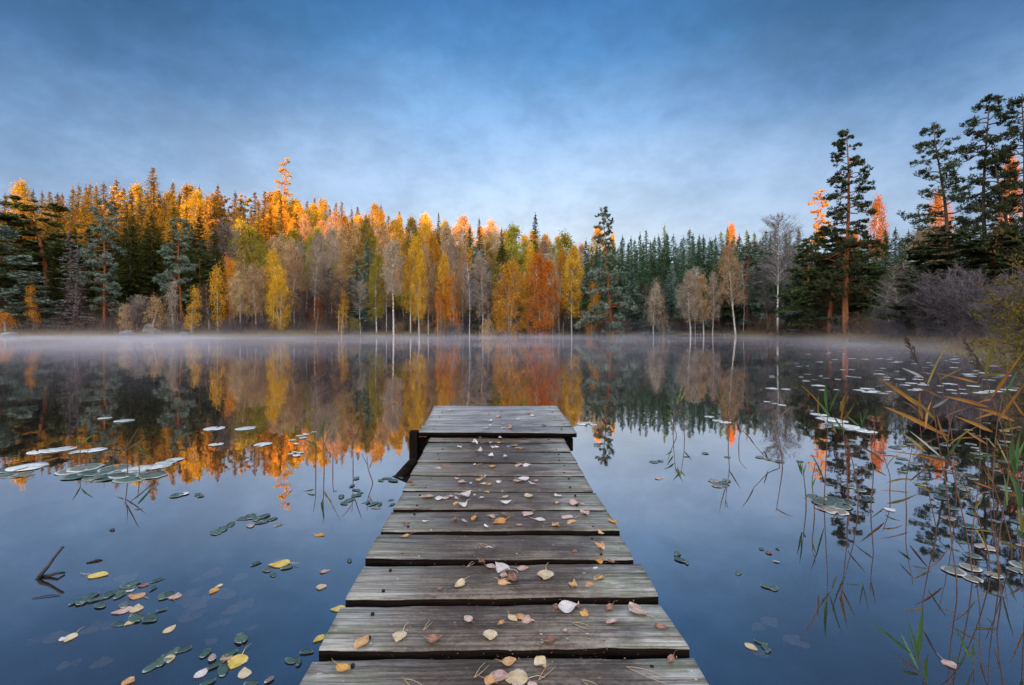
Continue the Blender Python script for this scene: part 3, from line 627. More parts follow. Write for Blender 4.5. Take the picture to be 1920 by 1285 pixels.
# ---------------------------------------------------------------- boulders
rm, g = mat('granite')
oc = g.new('ShaderNodeTexCoord').outputs['Object']
c = g.ramp(g.noise(oc, 1.6, 7, .7), [(.3, (.05, .045, .04)), (.5, (.16, .15, .14)), (.72, (.34, .33, .32))])
g.new('ShaderNodeOutputMaterial', {0: g.new('ShaderNodeBsdfPrincipled', {'Base Color': c, 'Roughness': .9, 'Normal': g.new('ShaderNodeBump', {'Strength': .7, 'Distance': .1, 'Height': g.noise(oc, 3, 6, .7)})})})
import bmesh
def boulder(px, D, sx, sy, sz, seed, label):
    bm = bmesh.new(); bmesh.ops.create_icosphere(bm, subdivisions=3, radius=1)
    rr = np.random.default_rng(seed); ax = unit(rr.normal(size=(14, 3))); lim = rr.uniform(.62, .95, 14)
    for v in bm.verts:
        p = np.array(v.co)
        for a_, l_ in zip(ax, lim):
            d = p @ a_
            if d > l_: p = p - a_ * (d - l_) * .9
        v.co = Vector(p * [sx, sy, sz])
    me = bpy.data.meshes.new('boulder'); bm.to_mesh(me); bm.free(); me.materials.append(rm)
    x = (px - 960) / F * D; o = put('boulder', me, loc=(x, D, gz(x, D) + sz * .25)); tag(o, label, 'boulder', 'boulders on the far bank'); o.rotation_euler = (0, 0, rr.uniform(0, 3))
boulder(279, 67.2, 1.2, 1.0, 1.25, 1, 'tallest pale boulder on the left bank beside the orange sapling')
boulder(293, 66.6, .9, .8, .65, 2, 'lower grey boulder leaning against the tallest pale boulder at the water')
boulder(237, 65.6, 1.0, .9, .8, 3, 'small pale boulder at the water left of the two large boulders')
boulder(18, 62.2, 1.1, .8, .55, 4, 'wide pale boulder on the misty bank at the far left end')
boulder(345, 66.3, .9, .7, .5, 5, 'low flat boulder between two orange saplings on the left bank')
boulder(880, 71.0, .6, .5, .4, 6, 'small dark stone at the water below the bare pale tree')

# ---------------------------------------------------------------- weathered wood
def wood(name, dark, mid, light, frost, wet=.0):
    m, g = mat(name)
    oc = g.new('ShaderNodeTexCoord').outputs['Object']; rnd = g.new('ShaderNodeObjectInfo').outputs['Random']
    v = g.new('ShaderNodeVectorMath', operation='ADD'); g.set(v, 0, oc); g.set(v, 1, g.new('ShaderNodeCombineXYZ', {0: g.m('MULTIPLY', rnd, 31.), 1: g.m('MULTIPLY', rnd, 17.), 2: g.m('MULTIPLY', rnd, 5.)}))
    v = v.outputs[0]
    sx = g.new('ShaderNodeSeparateXYZ', {0: oc}).outputs[0]
    warp = g.noise(g.mapping(v, (1.5, 6, 4)), 1.0, 3, .5, out=1)
    vv = g.new('ShaderNodeVectorMath', operation='ADD'); g.set(vv, 0, v); g.set(vv, 1, g.mapping(warp, (.10, .05, .03)))
    rings = g.new('ShaderNodeTexWave', {'Vector': g.mapping(vv.outputs[0], (.5, 14, 8)), 'Scale': 1.6, 'Distortion': 12.0, 'Detail': 4, 'Detail Scale': 1.2}, wave_type='BANDS', bands_direction='Y').outputs[1]
    fib = g.noise(g.mapping(v, (7, 300, 160)), 1.0, 6, .75)
    fib2 = g.noise(g.mapping(v, (2.2, 60, 40)), 1.0, 4, .65, dist=.4)
    blot = g.noise(g.mapping(v, (4.5, 9, 7)), 1.3, 7, .68)
    fine = g.noise(g.mapping(v, (90, 160, 90)), 1.0, 3, .7)
    f = g.m('ADD', g.m('ADD', g.m('MULTIPLY', rings, .06), g.m('MULTIPLY', fine, .20)), g.m('ADD', g.m('MULTIPLY', fib, .20), g.m('ADD', g.m('MULTIPLY', fib2, .16), g.m('MULTIPLY', blot, .41))))
    c = g.ramp(f, [(.38, dark), (.50, mid), (.62, light)])
    damp = g.mr(g.noise(g.mapping(v, (2.4, 7, 5), (4, 1, 2)), 1.0, 6, .65), .50, .62)
    c = g.mix(g.m('MULTIPLY', damp, .5), c, g.mix(.5, dark, (.03, .02, .013)))
    # trodden middle stays dark, rime and lichen whiten the ends
    ends = g.mr(g.m('ABSOLUTE', g.m('ADD', sx, g.m('MULTIPLY', g.m('SUBTRACT', blot, .5), .6))), .14, .46)
    c = g.mix(g.m('MULTIPLY', ends, frost), c, g.mix(g.m('MULTIPLY', g.mr(g.m('ADD', g.m('MULTIPLY', fib2, .5), g.m('MULTIPLY', fib, .5)), .38, .62), .8), c, (.50, .53, .50)))
    tone = g.m('ADD', .84, g.m('MULTIPLY', rnd, .34))
    c = g.mix(1.0, c, g.new('ShaderNodeCombineXYZ', {0: tone, 1: tone, 2: tone}).outputs[0], 'MULTIPLY')
    alg = g.m('MULTIPLY', g.mr(g.noise(g.mapping(v, (5, 12, 5)), 1.2, 6, .7), .48, .64), g.m('ADD', .12, g.m('MULTIPLY', ends, .6)))
    c = g.mix(alg, c, (.10, .12, .045))
    crack = g.mr(g.noise(g.mapping(v, (1.6, 75, 50)), 1.0, 5, .7), .345, .30)
    c = g.mix(g.m('MULTIPLY', crack, .75), c, (.02, .017, .014))
    vo = g.new('ShaderNodeTexVoronoi', {'Vector': g.mapping(v, (3.2, 6.5, 0)), 'Scale': 1.0}).outputs[0]
    knot = g.mr(g.m('ADD', vo, g.m('MULTIPLY', g.m('SUBTRACT', fib2, .5), .08)), .10, .05); c = g.mix(g.m('MULTIPLY', knot, .55), c, (.05, .035, .022))
    speck = g.mr(g.noise(g.mapping(v, (60, 60, 60)), 1.0, 1, .5), .74, .80)
    c = g.mix(g.m('MULTIPLY', speck, .55), c, (.6, .62, .62))
    hgt_ = g.m('ADD', g.m('ADD', g.m('MULTIPLY', fib, .7), g.m('MULTIPLY', fine, .5)), g.m('SUBTRACT', g.m('MULTIPLY', rings, .07), g.m('MULTIPLY', crack, .9)))
    bp = g.new('ShaderNodeBump', {'Strength': .7, 'Distance': .003, 'Height': hgt_})
    rg = g.mr(blot, .3, .7, .30, .52)
    g.new('ShaderNodeOutputMaterial', {0: g.new('ShaderNodeBsdfPrincipled', {'Base Color': c, 'Roughness': rg, 'Specular IOR Level': .5, 'Normal': bp})})
    return m
plank_m = wood('weathered_plank', (.013, .009, .0065), (.072, .051, .037), (.21, .175, .14), .9)
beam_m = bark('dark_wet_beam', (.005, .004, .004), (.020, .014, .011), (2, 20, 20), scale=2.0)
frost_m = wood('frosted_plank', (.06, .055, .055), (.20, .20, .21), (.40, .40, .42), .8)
side_m = bark('shaded_plank_side', (.004, .003, .003), (.018, .012, .009), (3, 60, 60), scale=1.0)
jet_m = wood('pale_jetty_plank', (.16, .15, .15), (.30, .29, .30), (.48, .48, .50), .4)
def flat(name, col, rough=.5, metal=0.):
    m, g = mat(name); g.new('ShaderNodeOutputMaterial', {0: g.new('ShaderNodeBsdfPrincipled', {'Base Color': col, 'Roughness': rough, 'Metallic': metal})}); return m
screw_m = flat('rusted_screw', (.012, .010, .010), .7, .3)

# ---------------------------------------------------------------- the landing stage
DX = lambda y: -.0388 * y + .0228                       # its centre line
ramp_z = lambda y: .126 + .0337 * y
plat_z = lambda y: .1365 + .0442 * y
def deck_hit(px, py):
    s = (HZ - py) / F
    if py < 812.5: y = (CAM_Z - .1365) / (.0442 - s); return np.array([(px - 960) / F * y, y, CAM_Z + s * y])
    y = (CAM_Z - .126) / (.0337 - s); return np.array([(px - 960) / F * y, y, CAM_Z + s * y])
def board(xl0, xl1, xr0, xr1, y0, y1, zf, th, seed, cuts=36):
    """one plank: near edge y0, far edge y1, worn slightly uneven edges, eased corners"""
    r = np.random.default_rng(seed); t = np.linspace(0, 1, cuts + 1); ph = r.uniform(0, 6, 6)
    n1 = .0016 * np.sin(t * 17 + ph[0]) + .0011 * np.sin(t * 41 + ph[1]) + r.normal(0, .0005, cuts + 1)
    n2 = .0016 * np.sin(t * 15 + ph[2]) + .0011 * np.sin(t * 37 + ph[3]) + r.normal(0, .0005, cuts + 1)
    cup = .003 * r.uniform(-.6, 1); tilt = r.normal(0, .0022)
    e = .0045; prof = [(0, -th), (0, -e), (e, 0), (.35, cup), (.65, cup), (-e, 0), (0, -e), (0, -th)]
    V = []
    for k, tt in enumerate(t):
        ya = y0 + n1[k]; yb = y1 + n2[k]; xa = xl0 + (xr0 - xl0) * tt; xb = xl1 + (xr1 - xl1) * tt
        ws = [0, 0, e / (y1 - y0), .35, .65, 1 - e / (y1 - y0), 1, 1]
        for (q, dz), wv in zip(prof, ws):
            y = ya + (yb - ya) * wv; x = xa + (xb - xa) * wv
            V.append((x, y, zf(y) + dz + tilt * (tt - .5) * 2 + .0012 * math.sin(tt * 6 + ph[4])))
    V = np.array(V); c0 = V.mean(0); c0[2] = zf(c0[1]) ; P = 8; q = []
    for k in range(cuts):
        for a in range(P): b = (a + 1) % P; q.append((k * P + a, (k + 1) * P + a, (k + 1) * P + b, k * P + b))
    mb = MB(); mb.poly(V - c0, q, [(0, a, a + 1) for a in range(1, P - 1)] + [(cuts * P, cuts * P + a + 1, cuts * P + a) for a in range(1, P - 1)])
    return mb, c0
pier = thing('landing_stage', 'weathered grey plank landing stage strewn with leaves, running out from the camera', 'jetty', (0, 0, -.5))
def inpier(name, mesh, loc, parent=None, m=None):
    o = put(name, mesh, parent or pier, None, m); base = Vector((0, 0, -.5)) if parent is None else Vector((0, 0, 0))
    o.location = Vector(loc) - base; return o
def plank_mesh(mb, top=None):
    me = mb.mesh('plank', top or plank_m); me.materials.append(side_m)      # sides coloured nearly black for the shade in the gaps
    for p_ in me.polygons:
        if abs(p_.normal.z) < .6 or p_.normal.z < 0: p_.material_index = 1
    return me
def screw_at(pl, c0, x, y, zf, r=.0048):
    mb = MB(); th = np.linspace(0, 2 * PI, 11)[:-1]
    mb.poly([(r * math.cos(a), r * math.sin(a), 0) for a in th] + [(0, 0, -.001)], None, [(10, i_, (i_ + 1) % 10) for i_ in range(10)])
    mb.tube([(0, 0, -.004), (0, 0, .0012)], [r * 1.0, r * .92], 10)
    o = put('screw', mb.mesh('screw', screw_m), pl); o.location = Vector((x, y, zf(y) + .0022)) - Vector(c0)
planks = [  # near row, far row, left/right column on the near edge, left/right column on the far edge
    (1420, 1338, 500, 1405, 546, 1356), (1325, 1234, 536, 1351, 588, 1299), (1215.5, 1134, 597, 1292, 640, 1236), (1119.5, 1059, 648, 1235, 683, 1201), (1047, 1003, 685, 1188, 711, 1163),
    (994, 959, 714, 1162, 735, 1138), (954, 923, 737, 1137, 756, 1116), (920, 894, 755, 1112, 770, 1097), (891, 869, 769, 1096, 784, 1081), (866, 848, 783, 1083, 794, 1071),
    (846, 830, 793, 1070, 803, 1060), (828, 813, 803, 1061, 812, 1050)]
for q, (ny_, fy_, l0, r0, l1, r1) in enumerate(planks):
    A, B_, C_, D_ = deck_hit(l0, ny_ if ny_ > 812 else 813), deck_hit(r0, ny_), deck_hit(l1, fy_), deck_hit(r1, fy_)
    y0, y1 = A[1], C_[1]
    mb, c0 = board(A[0], C_[0], B_[0], D_[0], y0, y1, ramp_z, .034, 700 + q)
    pl = inpier('plank', plank_mesh(mb), c0)
    for sx_ in (-1, 1):
        for fy in (.17, .80):
            yy = y0 + (y1 - y0) * fy + random.uniform(-.008, .008)
            xx = DX(yy) + sx_ * (.335 + random.uniform(-.014, .014))
            screw_at(pl, c0, xx, yy, ramp_z)
# raised end: four broad boards laid tight
pe = [2.935, 3.095, 3.262, 3.425, 3.585, 3.745]
for q in range(5):
    y0, y1 = pe[q] + .002, pe[q + 1] - .003
    def ed(y):
        t = (y - 2.935) / (3.745 - 2.935)
        return (785 + (812 - 785) * 0 , 0)
    xl = lambda y: (-.597 + (-.6445 + .597) * (y - 2.935) / .81) + (0.012 if q > 0 else 0)
    xr = lambda y: (.412 + (.3637 - .412) * (y - 2.935) / .81) - (0.0 if q else -.003)
    mb, c0 = board(xl(y0), xl(y1), xr(y0), xr(y1), y0, y1, plat_z, .030, 740 + q)
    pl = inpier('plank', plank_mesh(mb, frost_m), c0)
    for sx_ in (-1, 1):
        yy = (y0 + y1) / 2; screw_at(pl, c0, DX(yy) + sx_ * .42, yy, plat_z, .005)
def beam(name, p0, p1, wx, wz, m=beam_m, roll=0):
    p0, p1 = Vector(p0), Vector(p1); L = (p1 - p0).length
    bm = bmesh.new(); bmesh.ops.create_cube(bm, size=1)
    for v in bm.verts: v.co = Vector((v.co.x * L, v.co.y * wx, v.co.z * wz))
    bmesh.ops.bevel(bm, geom=bm.edges[:], offset=.004, segments=2, affect='EDGES')
    me = bpy.data.meshes.new(name); bm.to_mesh(me); bm.free(); me.materials.append(m)
    o = inpier(name, me, (p0 + p1) / 2); q_ = (p1 - p0).to_track_quat('X', 'Z'); o.rotation_mode = 'QUATERNION'; o.rotation_quaternion = q_
    return o
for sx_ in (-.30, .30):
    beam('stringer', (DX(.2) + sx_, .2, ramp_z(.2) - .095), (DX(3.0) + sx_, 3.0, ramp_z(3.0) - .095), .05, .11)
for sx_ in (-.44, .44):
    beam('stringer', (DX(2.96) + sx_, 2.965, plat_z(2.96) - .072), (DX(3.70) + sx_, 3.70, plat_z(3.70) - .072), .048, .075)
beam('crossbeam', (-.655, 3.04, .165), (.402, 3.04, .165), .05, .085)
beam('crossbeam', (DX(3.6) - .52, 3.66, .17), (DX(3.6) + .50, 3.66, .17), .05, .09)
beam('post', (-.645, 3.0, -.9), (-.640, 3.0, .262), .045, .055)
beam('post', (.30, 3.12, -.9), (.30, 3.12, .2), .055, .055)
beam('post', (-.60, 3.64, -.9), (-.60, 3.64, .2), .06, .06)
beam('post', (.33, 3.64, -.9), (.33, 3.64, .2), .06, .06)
mb = MB(); pp = [np.array([-.60, 3.06, .10]), np.array([-.655, 2.97, .045]), np.array([-.71, 2.89, -.015]), np.array([-.95, 2.6, -.25])]
mb.tube(pp, [.030, .034, .036, .03], 10)
br = inpier('brace_log', mb.mesh('brace_log', beam_m, True), (0, 0, 0))

# ---------------------------------------------------------------- fallen leaves
def blade(seed, L=1.0, Wd=.8, curl=.2, fold=.1, tooth=.03, tip=1.0, n=22, cupy=.1):
    r = np.random.default_rng(seed); mb = MB(); t = np.linspace(0, 1, n)
    prof = Wd / 2 * np.sin(PI * t ** .78) ** .75 * (1 - .25 * t * tip)
    prof[0] = .015; prof[-1] = .004
    us = np.array([-1, -.66, -.33, 0, .33, .66, 1]); V = []
    for k in range(n):
        j = prof[k] * (1 + tooth * (1 if k % 2 else -1) * 1.9 + r.normal(0, tooth * 1.5))
        for u in us:
            jj = j * u; z = fold * abs(u) * Wd * .5 + curl * (t[k] - .45) ** 2 * L * 1.4 + cupy * u * abs(u) * Wd * .5 * math.sin(t[k] * 5 + seed) + r.normal(0, .006)
            V.append((jj + .04 * math.sin(t[k] * 3 + seed), (t[k] - .5) * L, z))
    V = np.array(V); V[:, 2] -= V[:, 2].min()
    q = [(k * 7 + a, k * 7 + a + 1, (k + 1) * 7 + a + 1, (k + 1) * 7 + a) for k in range(n - 1) for a in range(6)]
    mb.poly(V, q); stalk0 = np.array([0, -.5 * L, V[3][2]])
    return mb, stalk0
leafm = {}
def dead_leaf(key, a, b, c3, vein=(.8, .7, .5)):
    m, g = mat('fallen_leaf_' + key)
    oc = g.new('ShaderNodeTexCoord').outputs['Object']; rnd = g.new('ShaderNodeObjectInfo').outputs['Random']
    sp = g.new('ShaderNodeSeparateXYZ', {0: oc}); x, y = sp.outputs[0], sp.outputs[1]
    n = g.noise(g.mapping(oc, (1, 1, 1), (3, 5, 1)), 2.6, 5, .65)
    c = g.ramp(g.m('ADD', n, g.m('MULTIPLY', g.m('SUBTRACT', rnd, .5), .25)), [(.3, a), (.5, b), (.7, c3)])
    v = g.m('ABSOLUTE', g.m('SINE', g.m('MULTIPLY', g.m('SUBTRACT', y, g.m('MULTIPLY', g.m('ABSOLUTE', x), .8)), 26.0)))
    vn = g.m('MAXIMUM', g.mr(v, .16, .04), g.mr(g.m('ABSOLUTE', x), .022, .010))
    c = g.mix(g.m('MULTIPLY', vn, .40), c, vein)
    edge = g.mr(g.m('ABSOLUTE', x), .25, .44); rim = g.m('MULTIPLY', edge, g.mr(g.noise(oc, 9, 3, .6), .35, .6))
    c = g.mix(g.m('MULTIPLY', rim, .55), c, (.66, .64, .66))
    bp = g.new('ShaderNodeBump', {'Strength': .4, 'Distance': .002, 'Height': g.m('ADD', vn, n)})
    p = g.new('ShaderNodeBsdfPrincipled', {'Base Color': c, 'Roughness': .55, 'Normal': bp, 'Specular IOR Level': .35})
    t = g.new('ShaderNodeBsdfTranslucent', {'Color': c})
    g.new('ShaderNodeOutputMaterial', {0: g.new('ShaderNodeMixShader', {0: .15, 1: p, 2: t})}); leafm[key] = m
dead_leaf('cream', (.44, .34, .20), (.60, .48, .30), (.70, .60, .42))
dead_leaf('yellow', (.50, .34, .06), (.70, .52, .10), (.78, .64, .22))
dead_leaf('tan', (.34, .17, .07), (.56, .31, .13), (.68, .44, .22))
dead_leaf('orange', (.40, .16, .03), (.60, .28, .05), (.70, .40, .12))
dead_leaf('pink', (.34, .20, .17), (.52, .36, .31), (.64, .50, .45))
dead_leaf('white', (.46, .42, .42), (.62, .58, .58), (.74, .72, .73))
dead_leaf('brown', (.11, .045, .03), (.22, .09, .055), (.36, .19, .13))
LCOL = {'c': ('cream', 'cream'), 'y': ('yellow', 'yellow'), 't': ('tan', 'tan'), 'o': ('orange', 'orange'), 'p': ('pink', 'dusty pink'), 'w': ('white', 'frosty white'), 'r': ('brown', 'red-brown'), 'b': ('brown', 'brown')}
shapes = []
for q, a in enumerate([dict(Wd=.82, curl=.12, fold=.06), dict(Wd=.7, curl=.5, fold=.25), dict(Wd=.95, curl=.1, fold=.05, tip=.3), dict(Wd=.6, curl=.35, fold=.5), dict(Wd=.78, curl=.8, fold=.15, cupy=.4), dict(Wd=.88, curl=.25, fold=.35, cupy=-.3)]):
    mb, st = blade(q + 1, **a); shapes.append((mb.mesh('blade', leafm['tan'], True), st))
stalks = []
for q in range(4):
    r = np.random.default_rng(q + 50); mb = MB(); k = 7; t = np.linspace(0, 1, k); Ls = [.45, .7, .3, .55][q]
    mb.tube(np.stack([.16 * np.sin(t * 2.4 + q) * t * (1 if q % 2 else -1), -t * Ls, .10 * t + .05 * np.sin(t * 3)], 1), np.linspace(.02, .013, k), 5)
    stalks.append(mb.mesh('stalk', leafm['tan'], True))
DECK = """645,1260,o,34 1257,1242,r,22 954,1244,t,26 1015,1250,c,30 937,1271,p,38 968,1277,c,42 921,1283,t,26 1000,1290,p,24
680,1208,t,34 749,1197,c,28 814,1203,r,32 918,1195,c,26 938,1174,t,18 877,1164,p,18 962,1162,c,20 979,1159,t,24 990,1165,p,24 1067,1143,w,38 1096,1151,o,22 1082,1139,r,14 1039,1140,r,20 1141,1145,b,22 1195,1147,p,42 1145,1172,p,20 1241,1182,r,24 1027,1205,r,28 1058,1187,p,12
861,1100,c,28 825,1108,r,11 905,1060,r,18 921,1065,p,22 941,1072,w,34 945,1083,p,22 946,1094,t,24 962,1093,r,26 980,1068,p,22 1021,1082,c,30 1074,1101,t,20 1104,1099,t,26 1123,1090,t,18 1122,1058,o,20 1117,1067,w,13 1146,1057,r,14
758,1008,t,16 916,1028,w,13 1127,1003,t,18 1123,1025,t,16 1126,1032,t,20 1075,1035,r,13 762,985,r,16 797,981,w,11 887,972,o,17 854,978,r,16 920,969,p,18 936,981,o,28 911,990,w,12 989,966,p,22 972,986,p,13 1043,988,t,18 1065,973,p,22 1071,980,t,24 1097,965,p,20 1149,981,o,18 1012,977,w,20 870,980,p,10
801,933,p,24 824,936,w,18 834,936,p,14 845,932,p,12 853,945,t,15 856,937,p,12 873,932,w,26 867,951,w,20 904,935,w,10 947,934,c,14 948,946,w,20 992,932,c,22 1046,933,w,12 1044,946,t,11 1077,946,p,20 913,924,o,9 890,931,w,7 1092,947,p,9
866,905,p,20 899,903,t,16 905,909,c,12 915,911,o,14 934,904,w,14 956,901,r,9 971,903,p,16 981,900,w,22 997,909,w,14 1005,903,p,10 773,911,r,13 769,905,r,11 907,898,w,10 857,900,p,9 882,909,w,8
820,879,p,18 834,874,r,15 924,877,o,15 973,873,p,16 988,873,w,17 890,873,w,8 842,873,r,8 921,857,w,16 949,859,w,12 899,848,w,15
862,840,w,10 889,834,w,19 904,832,r,11 920,833,p,12 936,832,o,9 931,839,w,13 953,838,w,7 964,837,p,14 972,841,o,13 924,841,w,9
901,822,w,6 941,819,p,12 938,824,w,10 1034,820,c,15 843,771,w,9 916,778,o,8 936,783,c,13 992,777,r,11 1000,782,w,12 971,788,w,12 920,791,w,10 943,796,p,8 918,799,w,8 912,805,w,12 958,801,o,9 944,803,w,8 1020,800,r,11 1057,797,r,8 941,773,r,6 955,805,t,12"""
rows = [(1226, 'nearest'), (1127, 'second'), (1053, 'third'), (998, 'fourth'), (956, 'fifth'), (921, 'sixth'), (892, 'seventh'), (867, 'eighth'), (847, 'ninth'), (829, 'tenth'), (812, 'eleventh'), (0, None)]
def row_of(py):
    for y, n in rows:
        if py > y: return n
seen_lab = {}
dl = []
for tok in DECK.split():
    px, py, ck, sz = tok.split(','); dl.append((float(px), float(py), ck, float(sz)))
dl.sort(key=lambda q: q[0])
items = {}
for d_ in dl: items.setdefault((row_of(d_[1]), LCOL[d_[2]][1]), []).append(d_)
for (rw, colr), lst in items.items():
    for q, (px, py, ck, sz) in enumerate(lst):
        p = deck_hit(px, py); L = sz / F * p[1] * random.uniform(.98, 1.12)
        wh = f'on the {rw} grey plank' if rw else 'on the raised end'
        n_ = len(lst); od = '' if n_ == 1 else f', {ORD[q + 1]} from the left'
        big = 'broad' if sz / F * p[1] > .052 else 'small'
        lab = f"{big} {colr} fallen leaf lying {wh}{od}"
        o = thing('fallen_leaf', lab, 'leaf', p + [0, 0, .0045], 'fallen leaves on the landing stage')
        sh = random.choice([0, 2, 0, 1, 5] if ck in 'cyp' else [1, 3, 4, 5, 0, 1])
        if (px, py) in ((1195, 1147), (1021, 1082), (749, 1197)): sh = 2
        me, st = shapes[sh]
        o.scale = (L, L, L * random.uniform(.55, 1.05)); o.rotation_euler = (random.gauss(0, .06), random.gauss(0, .06), random.uniform(0, 2 * PI))
        if (px, py) in ((1021, 1082), (749, 1197)): o.rotation_euler = (0, 0, PI - .25)
        bl = put('blade', me, o, m=leafm[LCOL[ck][0]])
        if random.random() < .28: bl.rotation_euler = (0, PI, 0); bl.location = (0, 0, .12)
        if random.random() < .8: put('stalk', random.choice(stalks), o, tuple(st), m=leafm[LCOL[ck][0]])
# crumbs of leaf, bark and seed scattered over the boards
r_ = np.random.default_rng(77); mb = MB(); pts_ = []
for q in range(420):
    py = 800 + 480 * r_.random() ** .6; hw = (py - 590) * .5; px = 926.6 + .0287 * (py - 590) + float(np.clip(r_.normal(.1, .42), -1, 1)) * hw
    pts_.append(deck_hit(px, py) + [0, 0, .0055])
pts_ = np.array(pts_); u_ = r_.normal(size=(len(pts_), 3)) * [1, 1, .12]; k_ = np.cross(unit(u_), [0, 0, 1.]); l_ = r_.uniform(.003, .009, len(pts_))[:, None]; w_ = l_ * r_.uniform(.15, .55, len(pts_))[:, None]
mb.quads(np.stack([pts_ - unit(u_) * l_ * .5, pts_ + k_ * w_ * .5, pts_ + unit(u_) * l_ * .5 + [0, 0, .001], pts_ - k_ * w_ * .5], 1))
o = put('leaf_litter', mb.mesh('leaf_litter', leafm['brown'])); o['kind'] = 'stuff'
# pine needles in pairs and bits of twig
ndm = flat('dry_needle', (.36, .27, .18), .6)
for q, (px, py, L, a, wh) in enumerate([(1174, 1254, .09, -.5, 'nearest plank towards its right end'), (1073, 1172, .045, -.45, 'second plank among small leaves'), (794, 1185, .04, 1.2, 'second plank near its left third'),
                                     (898, 1022, .05, -.7, 'fourth plank near a white leaf'), (889, 1275, .05, 1., 'nearest plank left of the leaf heap'), (1010, 1279, .06, .9, 'nearest plank right of the leaf heap'),
                                     (757, 1277, .06, -.6, 'nearest plank below the orange leaf'), (940, 964, .045, -.7, 'fifth plank above an orange leaf'), (893, 875, .05, .9, 'eighth plank'), (876, 1066, .035, 1.0, 'third plank by the leaf cluster'), (1090, 1279, .05, -.7, 'nearest plank right of centre')]):
    p = deck_hit(px, py); mb = MB()
    for da in (-.10, .10):
        t = np.linspace(0, 1, 6); d = np.array([math.cos(a + da), math.sin(a + da), 0])
        mb.tube(t[:, None] * d * L + np.stack([0 * t, .006 * np.sin(t * 3) * (1 if da > 0 else -1), .002 * np.sin(t * 3) + .0045], 1), np.linspace(.0013, .0007, 6), 4)
    tag(put('pine_needles', mb.mesh('pine_needles', ndm), loc=p), f'forked pair of dry pine needles on the {wh}', 'pine needles', 'pine needles on the planks')

# ---------------------------------------------------------------- floating and sunken leaves
def on_water(px, py, ck, sz, z, lab, grp, sh=None, nm='floating_leaf'):
    p = water_pt(px, py, z); L = sz / F * p[1]
    o = thing(nm, lab, 'leaf', p, grp); me, st = shapes[random.choice([0, 2, 0]) if sh is None else sh]
    o.scale = (L, L, L * .35); o.rotation_euler = (random.gauss(0, .03), random.gauss(0, .03), random.uniform(0, 6.3))
    put('blade', me, o, m=leafm[LCOL[ck][0]])
    if random.random() < .5: put('stalk', random.choice(stalks), o, tuple(st), m=leafm[LCOL[ck][0]])
FL = """523,1058,y,38,bright yellow leaf floating alone left of the stage, largest on the water
186,1078,y,34,yellow oval leaf floating to the right of the dark stick
443,1241,y,38,pale yellow leaf floating among green pads at the bottom left
600,1003,o,20,orange leaf floating beneath the left reed stems
584,1192,c,0,x
132,1196,c,26,cream leaf floating by itself below the dark stick
117,1198,w,16,small frosty leaf touching a cream one below the dark stick
318,1180,c,24,cream leaf drifting below the green leaf raft
318,1236,c,24,cream leaf resting across long green pads at the bottom
424,1233,t,22,tan leaf wedged beside the bottom yellow leaf
378,1262,w,28,frosty curled leaf at the bottom edge left of the yellow leaf
458,1262,c,30,cream leaf floating below the bottom yellow leaf
255,1118,t,30,tan leaf lying on the green leaf raft
228,1146,p,32,dusty pink leaf at the lower left of the green leaf raft
256,1141,c,28,cream leaf in the middle of the green leaf raft
268,1098,r,18,red-brown leaf at the top of the green leaf raft
243,1168,c,20,small cream leaf under the green leaf raft
330,1118,p,22,dusty pink leaf at the right of the green leaf raft
401,1108,o,22,orange leaf floating beside a cream fragment right of the raft
410,1099,c,14,cream fragment touching an orange leaf right of the raft
633,1142,y,26,yellow leaf half under the left edge of the second plank
598,1198,y,24,yellow leaf peeping from under the nearest plank
601,1101,c,20,cream leaf drifting near the left end of the third plank
609,1071,p,18,pink leaf drifting off the left end of the fourth plank
241,1278,t,22,tan leaf with thread-like stem at the bottom left
244,1107,w,14,tiny frosty leaf on the green leaf raft
1409,1213,c,24,cream leaf floating at lower right beside green pads
1780,1246,p,24,dusty pink leaf floating between the right-hand reeds at the bottom
1670,956,w,20,white leaf floating on open water before the right lily patch
1441,1036,r,16,red-brown leaf on tiny pads right of the stage
1236,897,p,18,pink leaf afloat right of the eighth plank"""
for ln in FL.split('\n'):
    px, py, ck, sz, lab = ln.split(',', 4)
    if float(sz) > 0: on_water(float(px), float(py), ck, float(sz), .002, lab, 'leaves floating on the lake')
# drowned leaves seen through the water
rr = random.Random(5)
for (cx, cy_, sx_, sy_, n, zone) in [(330, 1130, 110, 50, 16, 'under the green leaf raft at lower left'), (470, 1120, 90, 50, 9, 'between the leaf raft and the stage'), (150, 1200, 100, 50, 9, 'at the bottom left'), (520, 1080, 60, 20, 4, 'beneath the large yellow leaf'),
                                     (1450, 1225, 70, 40, 5, 'at lower right'), (1760, 1040, 60, 60, 4, 'under the right-hand reeds')]:
    for k in range(n):
        px, py = rr.gauss(cx, sx_ * .7), rr.gauss(cy_, sy_ * .8)
        if py < 1000 or (520 < px < 1340 and py > 1080): continue
        on_water(px, py, rr.choice('ppptrc'), rr.uniform(22, 42), -rr.uniform(.02, .12), f'faint sunken leaf seen under water {zone}', 'sunken leaves ' + zone, nm='sunken_leaf')

